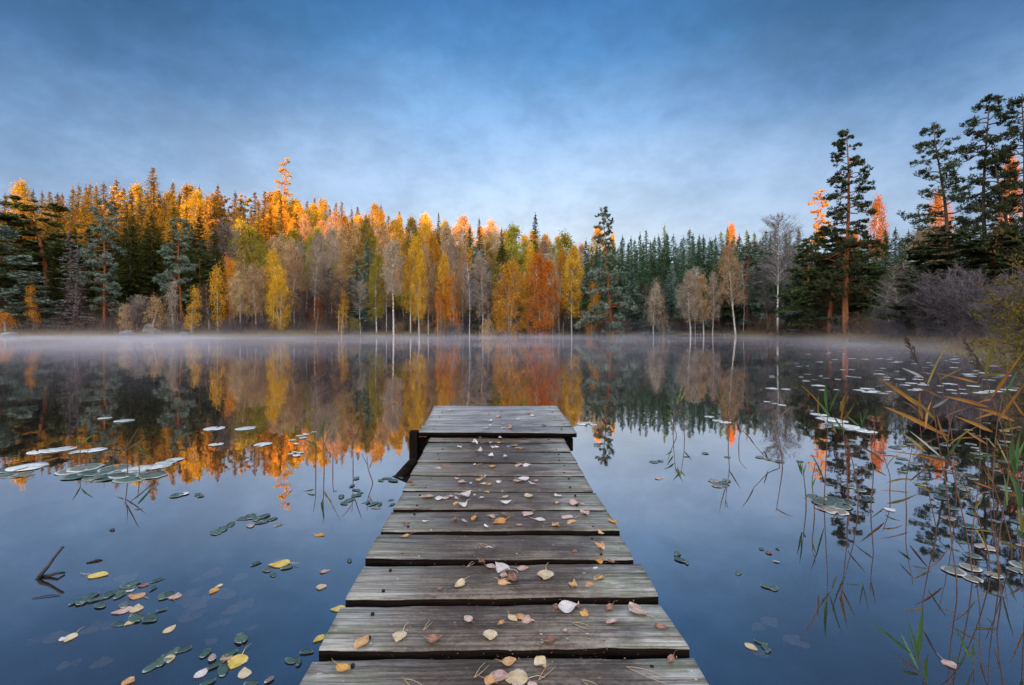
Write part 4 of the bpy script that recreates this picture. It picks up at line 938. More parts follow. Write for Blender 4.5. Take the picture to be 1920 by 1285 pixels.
# ---------------------------------------------------------------- lily pads
def pad_mat(key, stops, rough, frost):
    m, g = mat('lily_pad_' + key)
    oc = g.new('ShaderNodeTexCoord').outputs['Object']; rnd = g.new('ShaderNodeObjectInfo').outputs['Random']
    n = g.noise(g.mapping(oc, (1, 1, 1), (2, 3, 0)), 3.2, 5, .65)
    c = g.ramp(g.m('ADD', n, g.m('MULTIPLY', g.m('SUBTRACT', rnd, .5), .3)), stops)
    sp = g.new('ShaderNodeSeparateXYZ', {0: oc}); an = g.m('ARCTAN2', sp.outputs[0], sp.outputs[1])
    ve = g.mr(g.m('ABSOLUTE', g.m('SINE', g.m('MULTIPLY', an, 9.0))), .14, .04); c = g.mix(g.m('MULTIPLY', ve, .35), c, (.30, .36, .22))
    rad = g.new('ShaderNodeVectorMath', {0: oc}, operation='LENGTH').outputs['Value']
    rim = g.m('MULTIPLY', g.mr(g.m('ADD', rad, g.m('MULTIPLY', n, .5)), .95, 1.18), frost)
    c = g.mix(rim, c, (.62, .68, .68))
    g.new('ShaderNodeOutputMaterial', {0: g.new('ShaderNodeBsdfPrincipled', {'Base Color': c, 'Roughness': rough, 'Specular IOR Level': .6})}); return m
PM = {'w': pad_mat('sheen_white_rimed', [(.3, (.30, .36, .34)), (.5, (.52, .58, .56)), (.7, (.70, .74, .74))], .45, .8),  # white body stands in for reflected sky; the rim is frost
      'g': pad_mat('green', [(.3, (.022, .055, .045)), (.5, (.04, .09, .07)), (.7, (.075, .13, .10))], .30, .30),
      'm': pad_mat('mottled', [(.3, (.05, .08, .06)), (.5, (.12, .15, .12)), (.62, (.22, .18, .13)), (.75, (.34, .26, .20))], .32, .7),
      'p': pad_mat('faded', [(.3, (.14, .09, .07)), (.5, (.26, .18, .15)), (.7, (.42, .34, .30))], .35, .6)}
def pad_mesh(seed, elong=1.0, notch=.35):
    r = np.random.default_rng(seed); n = 30; th = np.linspace(notch / 2, 2 * PI - notch / 2, n); ph = r.uniform(0, 6, 3); V = [(0, 0, .004)]
    for f in (.55, 1.0):
        for a in th:
            q = f * (1 + .035 * math.sin(3 * a + ph[0]) + .02 * math.sin(7 * a + ph[1]))
            V.append((q * math.cos(a), q * math.sin(a) / elong, .004 + (.022 * (.3 + max(0, math.sin(2 * a + ph[2]) + .6 * math.sin(5 * a + ph[0]))) if f == 1 else 0)))
    k = len(V); V2 = [(x, y, z - .010) for x, y, z in V[1 + n:]]
    mb = MB(); tr_ = [(0, 1 + i_, 2 + i_) for i_ in range(n - 1)]
    qd = [(1 + i_, 1 + n + i_, 2 + n + i_, 2 + i_) for i_ in range(n - 1)] + [(1 + n + i_, k + i_, k + i_ + 1, 2 + n + i_) for i_ in range(n - 1)]
    mb.poly(V + V2, qd, tr_); return mb.mesh('lily_pad', PM['w'], True)
PADS = [pad_mesh(1), pad_mesh(2, 1.25, .5), pad_mesh(3, 1.1, .3)]; LONG = [pad_mesh(4, 2.1, .12), pad_mesh(5, 1.6, .15)]
def pad(px, py, wpx, ck, lab, grp, meshes=PADS, lift=None, rot=None):
    p = water_pt(px, py, 0); s_ = wpx / F * p[1] / 2 * random.uniform(.72, .98)
    o = put('lily_pad', random.choice(meshes), None, (p[0], p[1], .0015 + random.uniform(0, .0035) if lift is None else lift), m=PM[ck]); o.scale = (s_, s_, min(s_, .12)); o.rotation_euler = (random.gauss(0, .012), random.gauss(0, .012), random.uniform(0, 6.3) if rot is None else rot)
    return tag(o, lab, 'lily pad', grp)
PW = {'w': 'sheen-white frost-edged', 'g': 'dark green', 'm': 'mottled', 'p': 'faded pinkish'}
def pads(txt, where, grp, meshes=PADS):
    L = [t_.split(',') for t_ in txt.split()]; L = [(float(a), float(b), float(c_), d_) for a, b, c_, d_ in L]
    bk = {}
    for it in sorted(L): bk.setdefault(it[3], []).append(it)
    for ck, ls in bk.items():
        for q, (px, py, wp, _) in enumerate(ls):
            od = '' if len(ls) == 1 else f', {ORD[q + 1]} from left'
            pad(px, py, wp, ck, f'{PW[ck]} lily pad {where}{od}', grp, meshes)
pads('197,785,26,w 233,790,34,w 402,804,38,w 461,804,38,w 406,834,28,w 493,834,44,w', 'on the dark reflection left of the stage', 'lone lily pads on the dark reflection')
pads('72,848,40,w 98,846,44,w 118,843,40,w 150,848,40,w 178,845,36,w', 'in the thin row before the left blades', 'row of lily pads at the left')
pads('22,882,56,m 52,877,60,w 75,874,36,w 10,893,40,m 40,892,40,m', 'in the patch cut by the left frame edge', 'lily pads at the left frame edge')
pads('134,884,60,m 160,878,56,m 185,886,66,g 215,880,70,m 240,886,72,m 262,880,64,w 288,876,56,w 150,893,60,g 210,896,66,g 250,897,76,g 285,892,70,m 310,869,44,w 328,863,36,w 302,874,40,w 235,891,60,m 175,896,54,m', 'in the large raft mirrored beneath the sunlit ridge', 'large raft of lily pads at the left')
pads('548,826,14,w 556,832,12,w 561,818,16,w 568,822,16,w 574,815,12,w 570,814,10,w 588,811,12,w 545,852,14,w 556,855,18,w 563,850,16,w 552,848,12,w', 'in the cluster by the left reeds', 'small lily pads by the left reeds')
pads('331,930,26,g 344,927,20,w 371,928,16,g 376,931,14,g', 'in the small group under the mirrored spruce', 'pads under the mirrored spruce')
pads('1090,796,22,w 1102,794,22,w 1113,797,16,w', 'right behind the end of the stage', 'lily pads behind the stage end')
pads('1330,782,30,w 1345,790,24,w 1360,793,26,w 1438,754,14,w 1452,757,14,w 1466,760,16,w', 'on the dark reflection right of the stage', 'lily pads right of the stage')
pads('1535,778,34,w 1552,786,44,w 1570,790,40,w 1586,800,50,w 1604,806,48,w 1625,810,46,w 1560,796,34,m', 'around the upright reed clump', 'lily pads round the upright reed clump')
pads('1338,902,28,m 1352,908,34,g 1362,902,26,m 1345,912,22,p 1425,858,20,m 1443,862,22,m 1462,866,20,g', 'in the low group before the bent reeds', 'lily pads before the bent reeds')
pads('1528,934,40,m 1545,944,50,g 1562,938,46,g 1577,950,50,m 1550,955,44,p 1568,960,40,m 1592,944,30,g', 'under the mirrored tallest pine', 'lily pads under the mirrored pine')
pads('1226,867,18,g 1238,865,14,g 1364,858,14,g 1322,851,18,g 1500,866,16,g', 'scattered small on pale water right of the stage', 'small scattered pads right of the stage')
pads('1270,1040,24,g 1275,1051,26,g 1287,1056,20,g 1385,1075,22,g 1437,1101,26,g 1452,1105,22,g 1428,1030,16,g 1458,1030,14,g 1455,1054,12,p 1448,1242,0,g', 'adrift on open water right of the planks', 'small pads adrift right of the planks', LONG)
pads('1426,1206,26,g 1440,1222,18,g 1434,1214,20,g', 'beside the cream leaf at lower right', 'pads beside the cream leaf at lower right', LONG)
pads('405,999,30,g 418,993,26,g 433,984,30,g 457,973,34,g 470,969,30,g 482,973,28,g 496,969,28,g 500,977,26,g 512,974,22,g 522,985,22,m 470,986,24,p 489,981,26,g', 'in the string under the mirrored ridge pine', 'string of green pads left of the stage', LONG)
pads('714,902,18,g 725,898,22,g 737,902,24,g 742,893,20,g 752,897,18,g 660,912,20,g 668,920,24,g 640,932,24,g 655,939,26,g 668,930,24,g 645,945,20,g 675,925,18,g 668,898,18,g 690,943,20,g 700,946,26,g 705,953,24,p 733,938,14,g 712,946,22,g 735,947,16,g', 'between the left reeds and the stage', 'green pads between left reeds and stage', LONG)
pads('140,1131,20,g 155,1129,34,g 168,1122,40,g 180,1126,30,g 205,1116,34,g 222,1111,30,g 240,1100,34,g 252,1096,28,g 247,1106,26,g 225,1118,26,g 188,1137,30,g 295,1089,32,g 303,1120,30,g 315,1116,34,g 310,1122,28,g 221,1171,28,g 255,1161,38,g 285,1158,34,g 303,1145,20,g 280,1165,30,g 287,1105,22,g 232,1137,26,m', 'in the green leaf raft at lower left', 'green leaf raft at lower left', LONG)
pads('285,1251,44,g 303,1240,38,g 322,1228,46,g 345,1219,34,g 452,1199,44,g 385,1226,34,g 404,1249,42,g 432,1227,36,g 418,1258,40,g 398,1236,28,p 545,1240,34,g 575,1224,30,g 560,1244,26,g 390,1282,34,g 470,1284,30,g 505,1277,26,p', 'in the bottom left group near the frame edge', 'green pads near the bottom frame edge', LONG)
pads('655,1052,18,g 700,1030,14,g 738,1035,22,g 480,1058,26,g 500,1070,24,g 538,1065,24,g 512,1079,22,g', 'by the large yellow leaf left of the stage', 'green pads by the large yellow leaf', LONG)
# the dense field of pads off the right bank
rr = random.Random(11); taken = []
zones = [('on the misty water by the far right bank', 'far field of lily pads', lambda: (rr.uniform(1440, 1900), 645 + 95 * rr.random() ** 1.1), 115, 'wwwm', (.08, .24)),
         ('in the dense dark patch at the right frame edge', 'dense lily patch at the right edge', lambda: (rr.uniform(1690, 1935), rr.uniform(790, 1100)), 62, 'mmgpgmg', (.04, .09)),
         ('on pale water left of the tall reeds', 'lily pads before the tall reeds', lambda: (rr.uniform(1590, 1780), rr.uniform(830, 960)), 14, 'gmmg', (.05, .10))]
pad_objs = []; extra_pads = MB()
pad_src = np.array([v.co[:] for v in PADS[0].vertices]); pad_q = [tuple(p_.vertices) for p_ in PADS[0].polygons]
for wh, grp, fn, n, cks, (s0_, s1_) in zones:
    k = 0; tries = 0; n_obj = 34 if 'far' in grp else n
    while k < n and tries < 4000:
        tries += 1; px, py = fn(); p = water_pt(px, py); wd = rr.uniform(s0_, s1_)
        if 'far' in grp and px < 1440 + (740 - py) * .9 + 60 * math.sin(py * .3): continue
        if 'dense' in grp and px < 1690 + (py - 790) * .38 + 24 * math.sin(py * .11): continue
        if any((p[0] - a) ** 2 + (p[1] - b) ** 2 < ((wd + c_) * .36) ** 2 for a, b, c_ in taken): continue
        if float(lake_sd(np.array([p[:2]]))[0]) > -1: continue
        taken.append((p[0], p[1], wd)); ck = rr.choice(cks)
        if k >= n_obj:
            a_ = rr.uniform(0, 6.3); wd *= .85; q_ = pad_src * [wd / 2, wd / 2, .1]; ca, sa = math.cos(a_), math.sin(a_)
            q_ = np.stack([q_[:, 0] * ca - q_[:, 1] * sa + p[0], q_[:, 0] * sa + q_[:, 1] * ca + p[1], q_[:, 2] + .002], 1)
            extra_pads.poly(q_, [f_ for f_ in pad_q if len(f_) == 4], [f_ for f_ in pad_q if len(f_) == 3]); k += 1; continue
        pad(px, py, wd * F / p[1], ck, f'{PW[ck]} lily pad {wh}', f'{PW[ck]} pads of the {grp}'); k += 1

o = put('far_lily_pads', extra_pads.mesh('far_lily_pads', PM['w'])); o['kind'] = 'stuff'

# ---------------------------------------------------------------- reeds
def reed_mat(key, a, b, tr_=.3):
    m, g = mat('reed_' + key); oc = g.new('ShaderNodeTexCoord').outputs['Object']
    c = g.ramp(g.noise(g.mapping(oc, (1, 1, .6)), 9, 4, .6), [(.35, a), (.65, b)])
    p = g.new('ShaderNodeBsdfPrincipled', {'Base Color': c, 'Roughness': .5}); t = g.new('ShaderNodeBsdfTranslucent', {'Color': c})
    g.new('ShaderNodeOutputMaterial', {0: g.new('ShaderNodeMixShader', {0: tr_, 1: p, 2: t})}); return m
RM = {'o': reed_mat('orange', (.36, .14, .02), (.58, .27, .05)), 'g': reed_mat('green', (.045, .14, .035), (.10, .24, .06)), 'y': reed_mat('olive', (.20, .19, .03), (.36, .30, .06)),
      'w': reed_mat('pale', (.40, .42, .38), (.60, .62, .58)), 's': reed_mat('stem', (.11, .055, .035), (.22, .11, .06), .0), 'd': reed_mat('dark', (.05, .03, .03), (.11, .07, .06), .0)}
def blade_mb(p0, p1, wd, sag=.0, seed=0, k=9):
    """long tapered reed leaf from base p0 to tip p1"""
    r = np.random.default_rng(seed); p0, p1 = np.asarray(p0, float), np.asarray(p1, float); L = np.linalg.norm(p1 - p0)
    t = np.linspace(0, 1, k)[:, None]; P = p0 + (p1 - p0) * t; P[:, 2] += sag * L * np.sin(PI * t[:, 0]); P[:, 1] += .05 * L * np.sin(PI * t[:, 0]) * r.uniform(-1, 1)
    d = unit(np.gradient(P, axis=0)); nrm = unit(np.cross(d, [0.25 * r.uniform(-1, 1), 1, .25])); w_ = wd * np.minimum(1, (.25 + 3.2 * t)) * (1 - t ** 2.2) + .0004
    A = P - nrm * w_ / 2; B = P + nrm * w_ / 2; M = P + np.cross(nrm, d) * w_ * .18
    V = np.stack([A, M, B], 1).reshape(-1, 3); q = []
    for i_ in range(k - 1):
        for a in (0, 1): q.append((i_ * 3 + a, i_ * 3 + a + 1, i_ * 3 + a + 4, i_ * 3 + a + 3))
    mb = MB(); mb.poly(V, q); return mb
sid = [0]
def reed(label, D, stems, leaves=(), panicles=(), name='reed', group='reeds in the lake', cat='reed', base=None):
    """stems / leaves given as photo columns and rows on the upright sheet at depth D where the reed stands (stem depth varies a little)"""
    stems = [[(PX(a, b, D + (dd[0] if dd else 0))) for a, b, *dd in st] for st in stems]
    b0 = stems[0][0]; o = thing(name, label, cat, b0, group)
    for st in stems:
        st = np.array(st); w_ = max(.0016, .0028 * min(1, D / 3) + .0006)
        ts = np.linspace(0, len(st) - 1, 4 * len(st)); P = np.stack([np.interp(ts, np.arange(len(st)), st[:, a]) for a in range(3)], 1)
        P = np.vstack([P[0] - [0, 0, .5], P]); P[1:-1] = (P[:-2] + P[1:-1] * 2 + P[2:]) / 4
        mb = MB(); mb.tube(P - b0, np.linspace(w_, w_ * .5, len(P)), 6); put('stem', mb.mesh('stem', RM['s'], True), o)
    for x0, y0, x1, y1, wd, ck, *dd in leaves:
        sid[0] += 1; d0 = dd[0] if dd else random.uniform(-.02, .02); d1 = d0 + (dd[1] if len(dd) > 1 else random.uniform(-.12, .12))
        mb = blade_mb(PX(x0, y0, D + d0) - b0, PX(x1, y1, D + d1) - b0, (.8 if ck == 'o' else 1) * wd / F * D, random.uniform(0, .05), sid[0])
        put('leaf', mb.mesh('leaf', RM[ck], True), o)
    for x0, y0, x1, y1, sp_ in panicles:
        r = np.random.default_rng(int(x0)); mb = MB(); A = PX(x0, y0, D) - b0; B = PX(x1, y1, D) - b0; ax = B - A; L = np.linalg.norm(ax); mb.tube([A, B], [.0014, .0006], 4)
        for q in range(46):
            t = r.uniform(0, 1) ; s0 = A + ax * t; d = ax / L * .9 + np.array([r.normal(0, .35) + sp_, r.normal(0, .35), -.15 + r.normal(0, .15)]); e = s0 + unit(d) * L * (.26 * (1 - t) + .07) * r.uniform(.6, 1.2)
            mb.tube([s0, (s0 + e) / 2 + [0, 0, -.002], e], [.0006, .0005, .0004], 3, False)
            m_ = 9; c_ = s0 + (e - s0) * np.linspace(.3, 1.05, m_)[:, None] + r.normal(0, .0016, (m_, 3)); diamonds(mb, c_, np.repeat((e - s0)[None], m_, 0) + r.normal(0, .4 * np.linalg.norm(e - s0), (m_, 3)), L * .055, .0022, r)
        put('panicle', mb.mesh('panicle', RM['d']), o)
    return o
# tall autumn reeds at the right, rooted about a metre and a half away
reed('tall reed with orange leaves and drooping brown plume, inner one of the right-hand reeds', 1.62,
     [[(1797, 1108), (1783, 1010), (1776, 920), (1762, 845), (1752, 780), (1741, 728), (1728, 690)]],
     [(1765, 813, 1656, 762, 11, 'o'), (1724, 762, 1643, 706, 9, 'o'), (1755, 790, 1690, 735, 5, 'y'), (1730, 787, 1726, 731, 8, 'o'), (1735, 804, 1748, 749, 9, 'o'), (1738, 724, 1775, 647, 7, 'y'), (1732, 709, 1690, 690, 5, 'w'), (1749, 765, 1780, 746, 7, 'w'),
      (1762, 855, 1705, 808, 4, 'w'), (1768, 868, 1742, 826, 9, 'g'), (1772, 860, 1810, 812, 6, 'g'), (1770, 868, 1660, 846, 4, 'o'), (1784, 875, 1800, 868, 10, 'o')], [(1727, 692, 1697, 634, .1)])
reed('dark bare reed stalk rising beside the orange-leaved reed, no plume', 1.70, [[(1829, 1125), (1815, 1010), (1790, 900), (1775, 836), (1785, 780), (1799, 722)]],
     [(1777, 830, 1757, 778, 6, 'o'), (1776, 838, 1840, 796, 3, 'y'), (1800, 940, 1845, 900, 3, 'y'), (1782, 868, 1715, 850, 4, 's')])
reed('tallest reed of the right-hand group with large spread plume and rusty leaves', 1.58,
     [[(1880, 1130), (1868, 1050), (1880, 960), (1893, 880), (1884, 820), (1868, 770), (1857, 740), (1846, 696)]],
     [(1847, 706, 1867, 628, 8, 'y'), (1860, 745, 1922, 655, 8, 'o'), (1872, 788, 1925, 715, 10, 'o'), (1852, 763, 1768, 743, 9, 'o'), (1861, 810, 1789, 780, 9, 'o'), (1902, 790, 1827, 765, 9, 'o'), (1833, 718, 1752, 699, 5, 'o'), (1858, 750, 1830, 757, 5, 'o'),
      (1866, 775, 1826, 787, 6, 'o'), (1890, 870, 1866, 820, 7, 'y')], [(1846, 698, 1808, 634, -.25)])
reed('leafy green reed at the right frame edge', 1.52, [[(1925, 1180), (1918, 1060), (1914, 940), (1904, 860), (1896, 800), (1880, 745)]],
     [(1905, 889, 1899, 818, 11, 'g'), (1914, 958, 1887, 878, 12, 'g'), (1888, 948, 1881, 886, 8, 'g'), (1908, 880, 1915, 805, 10, 'g'), (1917, 1000, 1907, 950, 9, 'y'), (1900, 870, 1925, 820, 8, 'g'), (1916, 1010, 1903, 990, 8, 'g'), (1904, 850, 1835, 838, 3, 's')])
reed('thin brown reed leaning left in front of the lily patch', 1.75, [[(1860, 1060), (1830, 960), (1800, 890), (1770, 860), (1745, 850)]], [(1828, 955, 1845, 925, 4, 'y'), (1800, 890, 1765, 880, 3, 'o'), (1850, 1030, 1825, 985, 4, 'y')])
reed('slender reed with nodding tip between the right-hand reeds', 1.9, [[(1900, 1034), (1880, 960), (1862, 905), (1848, 870)]], [(1880, 960, 1900, 918, 4, 'g'), (1862, 905, 1845, 880, 4, 'y')])
# upright green clump before the mirrored tallest pine
reed('upright clump of green reeds ringed by frost-edged pads', 2.42, [[(1545, 948), (1548, 880), (1552, 800), (1550, 745)], [(1590, 950), (1588, 870), (1580, 800), (1576, 752)], [(1610, 935), (1600, 870), (1585, 815)], [(1512, 940), (1508, 900), (1504, 868)]],
     [(1550, 765, 1549, 716, 6, 'g'), (1556, 770, 1580, 720, 4, 'g'), (1557, 783, 1535, 752, 6, 'g'), (1578, 792, 1604, 754, 4, 'y'), (1575, 772, 1586, 738, 6, 'y'), (1568, 812, 1558, 790, 4, 'y'), (1552, 795, 1532, 770, 3, 'w'), (1540, 762, 1500, 722, 3, 'o'), (1534, 778, 1534, 740, 3, 'y'),
      (1576, 790, 1590, 742, 4, 'o'), (1584, 810, 1560, 775, 4, 'g'), (1504, 890, 1494, 862, 4, 'g'), (1505, 892, 1512, 862, 4, 'g'), (1503, 885, 1499, 865, 3, 'g'), (1612, 800, 1585, 778, 3, 'g'), (1616, 798, 1630, 760, 3, 'g'), (1618, 800, 1612, 770, 3, 'g'),
      (1590, 860, 1625, 830, 3, 's'), (1545, 900, 1520, 850, 3, 'g')])
reed('bent dark reed with side twigs before the tallest mirrored pine', 2.30, [[(1632, 962), (1638, 890), (1634, 850), (1632, 812)], [(1528, 964), (1522, 900), (1530, 865)]], [(1636, 880, 1600, 900, 3, 's'), (1633, 840, 1642, 800, 3, 's'), (1522, 915, 1530, 895, 3, 'g')])
reed('pale green reed pair standing just right of the stage end', 3.99, [[(1262, 818), (1264, 780), (1268, 745)], [(1284, 816), (1282, 780), (1276, 742)], [(1270, 817), (1258, 790), (1252, 770)]],
     [(1266, 768, 1244, 754, 3, 'g'), (1266, 760, 1281, 726, 3, 'g'), (1275, 752, 1286, 735, 3, 'y'), (1276, 750, 1262, 738, 3, 'g'), (1281, 780, 1296, 770, 2.5, 'g'), (1270, 760, 1279, 720, 2.5, 'y'), (1260, 790, 1247, 782, 2.5, 'g'), (1283, 790, 1298, 780, 2.5, 'y'), (1262, 780, 1250, 765, 3, 'g')])
reed('thin grey reed leaning right, second from the stage end', 3.58, [[(1365, 840), (1368, 800), (1362, 760), (1360, 728)], [(1385, 842), (1386, 815), (1400, 800)]], [(1362, 770, 1348, 730, 2.5, 'y'), (1366, 800, 1390, 776, 2.5, 's'), (1360, 745, 1366, 720, 2, 'g')])
reed('bowed reed arching over the low pad group', 3.1, [[(1466, 872), (1440, 862), (1415, 835)], [(1468, 874), (1462, 830), (1455, 790)]], [(1415, 835, 1390, 806, 2.5, 's'), (1455, 792, 1490, 760, 2.5, 's'), (1440, 862, 1432, 845, 2.5, 'g')])
reed('green reed clump standing in the left water beside the stage', 3.03, [[(592, 882), (592, 830), (588, 800)], [(608, 884), (606, 820), (606, 780)], [(624, 882), (624, 850), (626, 835)], [(662, 880), (662, 850), (660, 800)]],
     [(605, 825, 606, 782, 5, 'g'), (602, 818, 608, 790, 4, 'g'), (590, 840, 566, 822, 3, 'y'), (606, 838, 625, 800, 2.5, 's'), (606, 845, 640, 770, 2, 'y'), (660, 812, 640, 778, 2, 's'), (662, 830, 680, 790, 2, 's'), (592, 835, 575, 826, 3, 'g'), (626, 840, 634, 846, 3, 'w')])
reed('small reed with folded leaves at the left water, near a thin green clump', 2.75, [[(700, 907), (690, 880), (688, 855)]], [(690, 875, 676, 850, 2.5, 's'), (692, 880, 706, 846, 2.5, 's')])
reed('thin green clump standing beside the row of frost-edged pads', 3.1, [[(150, 872), (150, 850), (151, 835)], [(160, 871), (165, 845)]], [(152, 836, 134, 818, 3.5, 'g'), (152, 834, 176, 814, 3.5, 'g'), (151, 838, 146, 822, 2.5, 'g')])
reed('crossed dark and green blades bent low beside the large pad raft', 2.9, [[(240, 888), (236, 850), (234, 836)], [(262, 886), (258, 850)]], [(236, 842, 262, 798, 2.5, 's'), (234, 846, 274, 818, 3, 's'), (258, 835, 288, 862, 5, 'g'), (252, 832, 270, 852, 3, 'g'), (245, 845, 292, 864, 3, 'y'), (234, 848, 216, 840, 2.5, 'y'), (236, 842, 238, 822, 2.5, 's')])
# fresh blades at the lower right corner
reed('fresh green reed fan in the lower right corner', 1.22, [[(1738, 1272), (1730, 1250), (1722, 1232)]],
     [(1720, 1234, 1731, 1138, 12, 'g'), (1722, 1256, 1689, 1186, 9, 'g'), (1716, 1228, 1702, 1168, 6, 'g'), (1708, 1226, 1624, 1161, 6, 'g'), (1724, 1250, 1700, 1160, 5, 'g')])
reed('short dark blade beside the green reed fan at the bottom', 1.2, [[(1736, 1285), (1737, 1270)]], [(1736, 1276, 1741, 1226, 9, 'g'), (1730, 1268, 1668, 1232, 4, 's')])
reed('small forked green reed right of the green reed fan', 1.25, [[(1825, 1284), (1826, 1250), (1826, 1220)]], [(1824, 1240, 1793, 1180, 6, 'g'), (1827, 1250, 1840, 1208, 7, 'y'), (1826, 1232, 1826, 1205, 5, 'g'), (1826, 1260, 1780, 1225, 3, 'g')])

for q, (bx, by, tx, ty, D, lab) in enumerate([(1760, 1010, 1722, 760, 2.1, 'fine grey reed stem leaning left, tallest of the thin stems by the lily patch'), (1820, 1020, 1838, 770, 2.0, 'fine reed stem standing upright between the plumed reeds'),
        (1878, 1095, 1850, 820, 1.7, 'brown broken reed stem with one hanging leaf, right lily patch'), (1905, 985, 1925, 730, 2.2, 'slim reed leaning out past the right frame edge'), (1700, 975, 1712, 830, 2.3, 'short reed stem at the open edge of the right lily patch'),
        (1795, 935, 1760, 700, 2.6, 'faint tall reed behind the inner plumed reed'), (1860, 930, 1890, 690, 2.7, 'faint tall reed behind the outer plumed reed'), (1668, 935, 1655, 850, 2.6, 'low thin reed left of the right lily patch')]):
    mx_, my_ = (bx + tx) / 2 + (8 if q % 2 else -8), (by + ty) / 2; lv = []
    for e in range(5):
        t = .35 + .15 * e; ax_, ay_ = bx + (tx - bx) * t, by + (ty - by) * t; sg = 1 if (e + q) % 2 else -1
        lv.append((ax_, ay_, ax_ + sg * random.uniform(22, 60), ay_ - random.uniform(-8, 46), random.uniform(2.5, 5), random.choice('yosg')))
    reed(lab, D, [[(bx, by), (mx_, my_), (tx, ty)]], lv)

# ---------------------------------------------------------------- driftwood stick at the left
stk, g = mat('wet_driftwood'); oc = g.new('ShaderNodeTexCoord').outputs['Object']
g.new('ShaderNodeOutputMaterial', {0: g.new('ShaderNodeBsdfPrincipled', {'Base Color': g.ramp(g.noise(oc, 40, 4, .6), [(.45, (.006, .005, .005)), (.7, (.04, .028, .022))]), 'Roughness': .5, 'Normal': g.new('ShaderNodeBump', {'Strength': .7, 'Distance': .004, 'Height': g.noise(oc, 60, 4, .6)})})})
b0 = water_pt(66, 1086); mb = MB()
A = [PX(62, 1088, 1.69), PX(78, 1076, 1.70), PX(90, 1062, 1.72), PX(103, 1044, 1.74), PX(112, 1033, 1.75), PX(119, 1025, 1.76)]
A[0][2] = -.02
mb.tube(np.array(A) - b0, [.006, .0075, .006, .0045, .005, .0045], 8)
dst = put('driftwood_stick', None, loc=b0); put('main_stem', mb.mesh('main_stem', stk, True), dst)
mb = MB(); mb.tube(np.array([water_pt(70, 1083), water_pt(90, 1080, .004), water_pt(108, 1075, .012), water_pt(122, 1074, .004)]) - b0, [.004, .006, .005, .003], 7); put('side_branch', mb.mesh('side_branch', stk, True), dst)
tag(dst, 'dark forked stick poking up from the water at the left', 'stick')
for (x0, y0, x1, y1, wd, lab) in [(162, 1056, 192, 1050, .004, 'short brown twig floating right of the dark forked stick'), (60, 1122, 113, 1116, .002, 'thin twig floating below the dark forked stick'), (206, 994, 214, 995, .006, 'tiny dark speck of bark floating on pale water at the left')]:
    A_, B_ = water_pt(x0, y0, .002), water_pt(x1, y1, .002); mb = MB(); M_ = (A_ + B_) / 2; mb.tube([A_ - M_, (B_ - A_) * .1 + [0, .004, .002], B_ - M_], [wd * .5, wd, wd * .5], 6)
    tag(put('floating_twig', mb.mesh('floating_twig', stk, True), loc=M_), lab, 'twig')

# ---------------------------------------------------------------- small far jetty and shore wood
jt = thing('small_jetty', 'low pale wooden jetty on the far shore below the leaning birch', 'jetty', (26.5, 70.2, 0))
a_, b2 = np.array([26.0, 69.6, 0]), np.array([33.2, 70.6, 0])
for q in range(18):
    t0, t1 = q / 18, (q + .9) / 18; P = a_ + (b2 - a_) * ((t0 + t1) / 2); L = (t1 - t0) * 7.3
    bm = bmesh.new(); bmesh.ops.create_cube(bm, size=1)
    for v in bm.verts: v.co = Vector((v.co.x * L, v.co.y * 1.3, v.co.z * .06))
    me = bpy.data.meshes.new('plank'); bm.to_mesh(me); bm.free(); me.materials.append(jet_m)
    put('plank', me, jt, tuple(P + [0, 0, .30] - np.array([26.5, 70.2, 0]))).rotation_euler = (0, 0, .138)
for q in range(4):
    P = a_ + (b2 - a_) * (.08 + .27 * q)
    for sy in (-.55, .55):
        mb = MB(); mb.tube([(0, 0, -.6), (0, 0, .27)], [.06, .055], 8); put('post', mb.mesh('post', jet_m), jt, tuple(P + [0, sy, 0] - np.array([26.5, 70.2, 0])))
mb = MB(); P = np.array([PX(1554, 608, 50), PX(1560, 616, 50), PX(1564, 624, 50)]); mb.tube(P - P[-1], [.10, .11, .12], 7)
tag(put('broken_branch', mb.mesh('broken_branch', BK['birch'], True), loc=P[-1]), 'pale broken birch branch leaning on the right shore beneath the tallest pine', 'branch')
mb = MB(); P = np.array([PX(1585, 641, 38), PX(1592, 634, 38), PX(1603, 632, 38), PX(1612, 635, 38), PX(1617, 641, 38)]); mb.tube(P - P[0], [.03] * 5, 6)
tag(put('arched_branch', mb.mesh('arched_branch', BK['birch_grey'], True), loc=P[0]), 'thin pale branch arching out of the misty water near the right shore', 'branch')

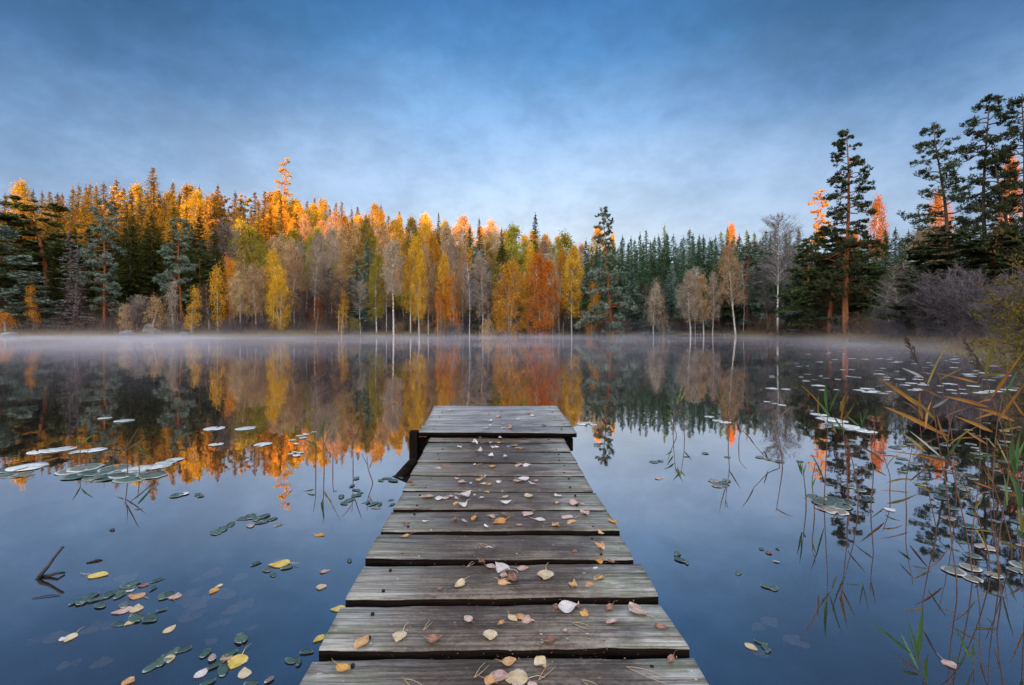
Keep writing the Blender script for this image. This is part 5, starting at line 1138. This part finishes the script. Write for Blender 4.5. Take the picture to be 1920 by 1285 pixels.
# ---------------------------------------------------------------- yellow-leaved willow reaching in at the right
def willow(seed, base, tips, n_leaf, leaf, label):
    r = np.random.default_rng(seed); tb = MB(); cb = MB()
    for e in tips:
        e = np.array(e) - base; m_ = e * .5 + [0, 0, .25] + r.normal(0, .12, 3); k = 9; t = np.linspace(0, 1, k)[:, None]
        P = (1 - t) ** 2 * np.zeros(3) + 2 * t * (1 - t) * m_ + t ** 2 * e + r.normal(0, .02, (k, 3)); tb.tube(P, np.linspace(.022, .004, k), 5)
        for q in range(12):
            tt = r.uniform(.3, 1); s0 = np.array([np.interp(tt, t[:, 0], P[:, a]) for a in range(3)]); d = unit(e / np.linalg.norm(e) + r.normal(0, .6, 3)); L = r.uniform(.2, .55)
            tb.tube([s0, s0 + d * L * .5 + r.normal(0, .03, 3), s0 + d * L - [0, 0, .08]], [.005, .004, .002], 3, False)
            m = int(n_leaf * r.uniform(.4, 1.3)); c_ = s0 + d * L * r.uniform(.1, 1.05, m)[:, None] + r.normal(0, .035, (m, 3)); diamonds(cb, c_, r.normal(0, .6, (m, 3)) - [0, 0, .35], leaf * r.uniform(.6, 1.25, m), leaf * .5, r)
    o = put('willow_bush', None, loc=base); put('branches', tb.mesh('branches', BK['spruce'], True), o); put('leaves', cb.mesh('leaves', LM['willow']), o); tag(o, label, 'bush', 'willow bushes at the right frame edge'); return o
LM['willow'] = leaf_mat('willow_leaves', [(.05, .07, .02), (.13, .14, .025), (.30, .22, .03), (.48, .28, .04)], scale=1.6)
tips = [PX(a, b, 8 + random.uniform(-.5, .8)) for a, b in [(1850, 600), (1860, 560), (1848, 640), (1880, 520), (1895, 480), (1910, 450), (1870, 660), (1905, 560), (1920, 610), (1940, 520), (1890, 620), (1925, 680), (1960, 600), (1900, 690), (1935, 470), (1860, 575)]]
willow(61, np.array([10.6, 8.6, .25]), tips, 15, .06, 'willow bush with yellow-green leaves reaching in at the right edge')
tips = [PX(a, b, 11 + random.uniform(-.5, .8)) for a, b in [(1830, 650), (1845, 620), (1870, 560), (1900, 540), (1880, 640), (1850, 680), (1900, 680), (1920, 600), (1910, 500)]]
willow(62, np.array([13.6, 11.6, .3]), tips, 11, .065, 'thinner yellow-leaved willow standing behind the nearer one at the right')

# ---------------------------------------------------------------- mist lying on the water
mm = bpy.data.materials.new('mist'); mm.use_nodes = True; g = NT(mm.node_tree)
pos = g.new('ShaderNodeNewGeometry').outputs['Position']; sp = g.new('ShaderNodeSeparateXYZ', {0: pos})
pl = g.mr(g.noise(g.mapping(pos, (.10, .16, .25), (7, 3, 1)), 1.0, 4, .6), .40, .68, -6.5, -1.7)
fall = g.m('EXPONENT', g.m('MULTIPLY', sp.outputs[2], pl))
nz = g.mr(g.noise(g.mapping(pos, (.07, .13, .6)), 1.0, 4, .6), .40, .63, .04, 1.9)
far = g.mr(sp.outputs[1], 4, 17, .10, 1.0)
dens = g.m('MULTIPLY', g.m('MULTIPLY', fall, nz), g.m('MULTIPLY', far, g.mr(sp.outputs[0], -50, 24, .060, .024)))
vol = g.new('ShaderNodeVolumePrincipled', {'Color': (.90, .91, 1.0), 'Density': dens, 'Anisotropy': .25})
g.new('ShaderNodeOutputMaterial', {1: vol})
mb = MB(); x0, x1, y0, y1, z0, z1 = -110, 60, 5.0, 78, .02, 1.8
V = [(x0, y0, z0), (x1, y0, z0), (x1, y1, z0), (x0, y1, z0), (x0, y0, z1), (x1, y0, z1), (x1, y1, z1), (x0, y1, z1)]
mb.poly(V, [(0, 3, 2, 1), (4, 5, 6, 7), (0, 1, 5, 4), (1, 2, 6, 5), (2, 3, 7, 6), (3, 0, 4, 7)])
mist = put('mist', mb.mesh('mist', mm)); mist['kind'] = 'stuff'
